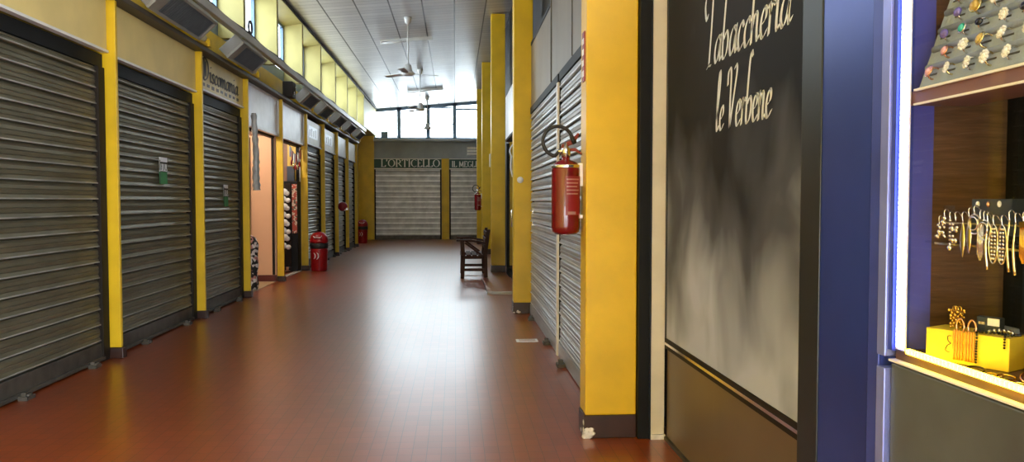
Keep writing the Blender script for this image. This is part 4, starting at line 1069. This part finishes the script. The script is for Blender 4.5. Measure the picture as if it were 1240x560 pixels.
# orange ribbons with loop tops
for k, s_ in enumerate((.078, .105)):
    t = thing('orange_necklace', ['orange gold necklace draped over the yellow block, nearer the gold ornament', 'orange gold necklace draped over the yellow block, nearer the black beads'][k], 'necklace', tuple(on_block(s_, -.002, ZB)), 'orange gold necklaces on the yellow block')
    a = on_block(s_, -.003, 0); pts = []
    cc = on_block(s_, .006, ZT+.012)
    lp = [cc + Vector((dr.x*.009*math.cos(q), dr.y*.009*math.cos(q), .018*math.sin(q))) for q in [2*PI*i/18 for i in range(18)]]
    MB().tube(lp, .0026, 6, closed=True).build('loop', M['rose'], t)
    b = MB()
    for q in range(4):
        sh = -.009+.006*q
        base = on_block(s_+sh, -.0035, 0)
        pts = [(base.x, base.y, ZT+.004 - (ZT-ZB-.006)*i/10 ) for i in range(11)]
        b.tube([(x+.0008*math.sin(i*2+q), y, z) for i, (x,y,z) in enumerate(pts)], .0026, 6)
    b.build('strands', M['orange_cloth'], t)
# black bead necklaces across the top
def beads(path, r, m, name, label, every=1.):
    b = MB(); pts = smooth(path, 12); acc = 0; last = None
    for p in pts:
        if last is None or (p-last).length >= r*1.9: b.ball(p, r, 7, 5); last = p
    return tag(b.build(name, m), label, 'necklace', 'bead strings on the yellow block')
P = on_block
beads([P(.10,.03,ZT+.003), P(.125,.020,ZT+.004), P(.15,.030,ZT+.004), P(.18,.022,ZT+.004), P(.188,.055,ZT+.003)], .0036, M['blackbead'], 'bead_necklace', 'black bead necklace lying along the top of the yellow block')
beads([P(.13,.034,ZT+.005), P(.15,.042,ZT+.009), P(.17,.042,ZT+.009), P(.185,.036,ZT+.005)], .0048, M['silver'], 'bead_necklace', 'silver bead bracelet arched over the black beads')
beads([P(.115,.004,ZT+.003), P(.121,-.004,ZT), P(.121,-.005,ZT-.03), P(.121,-.006,ZB+.012)], .0028, M['blackbead'], 'bead_strand', 'black bead strand hanging down the middle of the yellow block')
beads([P(.178,.004,ZT+.003), P(.181,-.004,ZT), P(.181,-.005,ZT-.022)], .0028, M['blackbead'], 'bead_strand', 'short black bead strand hanging near the end of the yellow block')
w_ = MB(); w_.tube(smooth([P(.062,-.003,ZT-.012), P(.055,-.004,ZT-.014), P(.056,-.004,ZT-.025), P(.062,-.004,ZT-.03), P(.054,-.004,ZT-.036), P(.050,-.004,ZT-.048), P(.060,-.004,ZT-.052)], 6), .0010, 6)
tag(w_.build('wire_pendant', M['blackbead']), 'thin black curled wire hanging on the face of the yellow block', 'pendant')
def bangle(c, r, m, label, tilt=.35, rr=.0022, sq=1.):
    pts = [(c[0]+r*math.cos(a)*sq, c[1]+r*math.sin(a), c[2]+rr+r*tilt*(.5+.5*math.sin(a+.6))) for a in [2*PI*i/26 for i in range(26)]]
    return tag(MB().tube(pts, rr, 7, closed=True).build('bangle', m), label, 'bracelet', 'bracelets on the window floor')
bangle((1.172, 1.640, ZB), .018, M['blackbead'], 'dark thin bracelet lying at the foot of the yellow block')
bangle((1.180, 1.555, ZB), .018, M['gold'], 'gold bracelet on the window floor past the yellow block', .3, .003)
bangle((1.212, 1.515, ZB), .022, M['rose'], 'rose gold bracelet standing up at the frame edge', .8, .003)
bangle((1.166, 1.500, ZB), .016, M['pale_gold'], 'pale gold thin bracelet by the warm LED strip', .2, .002)
t = thing('watch', 'small gold dressed watch lying at the foot of the yellow block', 'watch', (1.172, 1.588, ZB))
MB().lathe([(.001,.001),(.0105,.001),(.011,.006),(.009,.008),(.001,.0085)], (1.172,1.588,ZB), 16).build('watch_case', M['gold'], t)
b = MB(); b.tube(smooth([(1.166,1.600,ZB+.003),(1.156,1.620,ZB+.004),(1.160,1.630,ZB+.003)],4), .0032, 6); b.tube(smooth([(1.178,1.577,ZB+.003),(1.186,1.572,ZB+.004),(1.190,1.584,ZB+.003)],4), .0032, 6); b.build('strap', M['pale_gold'], t)
# dark tray behind at the frame edge
t = thing('dark_tray', 'small dark tray with pale lid at the back of the window floor', 'tray', (1.33, 1.76, ZB))
bx(1.285, 1.40, 1.74, 1.83, ZB+.0006, 1.125).build('tray_body', M['dark_card'], t, bevel=.003); bx(1.29, 1.39, 1.737, 1.74, 1.10, 1.12).build('tray_lip', M['foam'], t); bx(1.30,1.37,1.76,1.81,1.125,1.140).build('tray_lid', M['foam'], t, bevel=.003)

# ------------------------------------------------------------------ light: overcast sky through the windows and an added side opening
wld = bpy.data.worlds.new('sky'); S.world = wld; wld.use_nodes = True
bg = wld.node_tree.nodes['Background']; bg.inputs[0].default_value = (.84,.93,1.0,1); bg.inputs[1].default_value = 9.0

# portals help sampling the sky through the openings
def portal(loc, rot, sx, sy):
    l = bpy.data.lights.new('window_portal', 'AREA'); l.shape = 'RECTANGLE'; l.size = sx; l.size_y = sy; l.cycles.is_portal = True
    o = bpy.data.objects.new('window_portal', l); COL.objects.link(o); o.location = loc; o.rotation_euler = rot
portal((-3.36, 15.05, 4.25), (0, -PI/2, 0), 1.0, 20.0)
portal((-1.0, YE+.15, 4.5), (-PI/2, 0, 0), 4.1, 1.5)
portal((1.85, -2.9, 2.65), (0, PI/2, 0), 5.3, 6.2)

# ------------------------------------------------------------------ camera
F = 930.0
psi = math.atan(69/F); th = math.atan(36/F)
cam = bpy.data.cameras.new('camera'); co = bpy.data.objects.new('camera', cam); COL.objects.link(co)
cam.sensor_width = 36; cam.lens = F/1240*36; cam.clip_start = .05; cam.clip_end = 200
co.location = (0, 0, 1.45); co.rotation_euler = (PI/2 - th, 0, -psi)
S.camera = co
S.view_settings.view_transform = 'Standard'; S.view_settings.look = 'None'; S.view_settings.gamma = 1; S.view_settings.use_curve_mapping = False
S.view_settings.exposure = 1.12
S.cycles.max_bounces = 10; S.cycles.diffuse_bounces = 6; S.cycles.transparent_max_bounces = 12
S.cycles.use_denoising = True
S.cycles.sample_clamp_indirect = 8
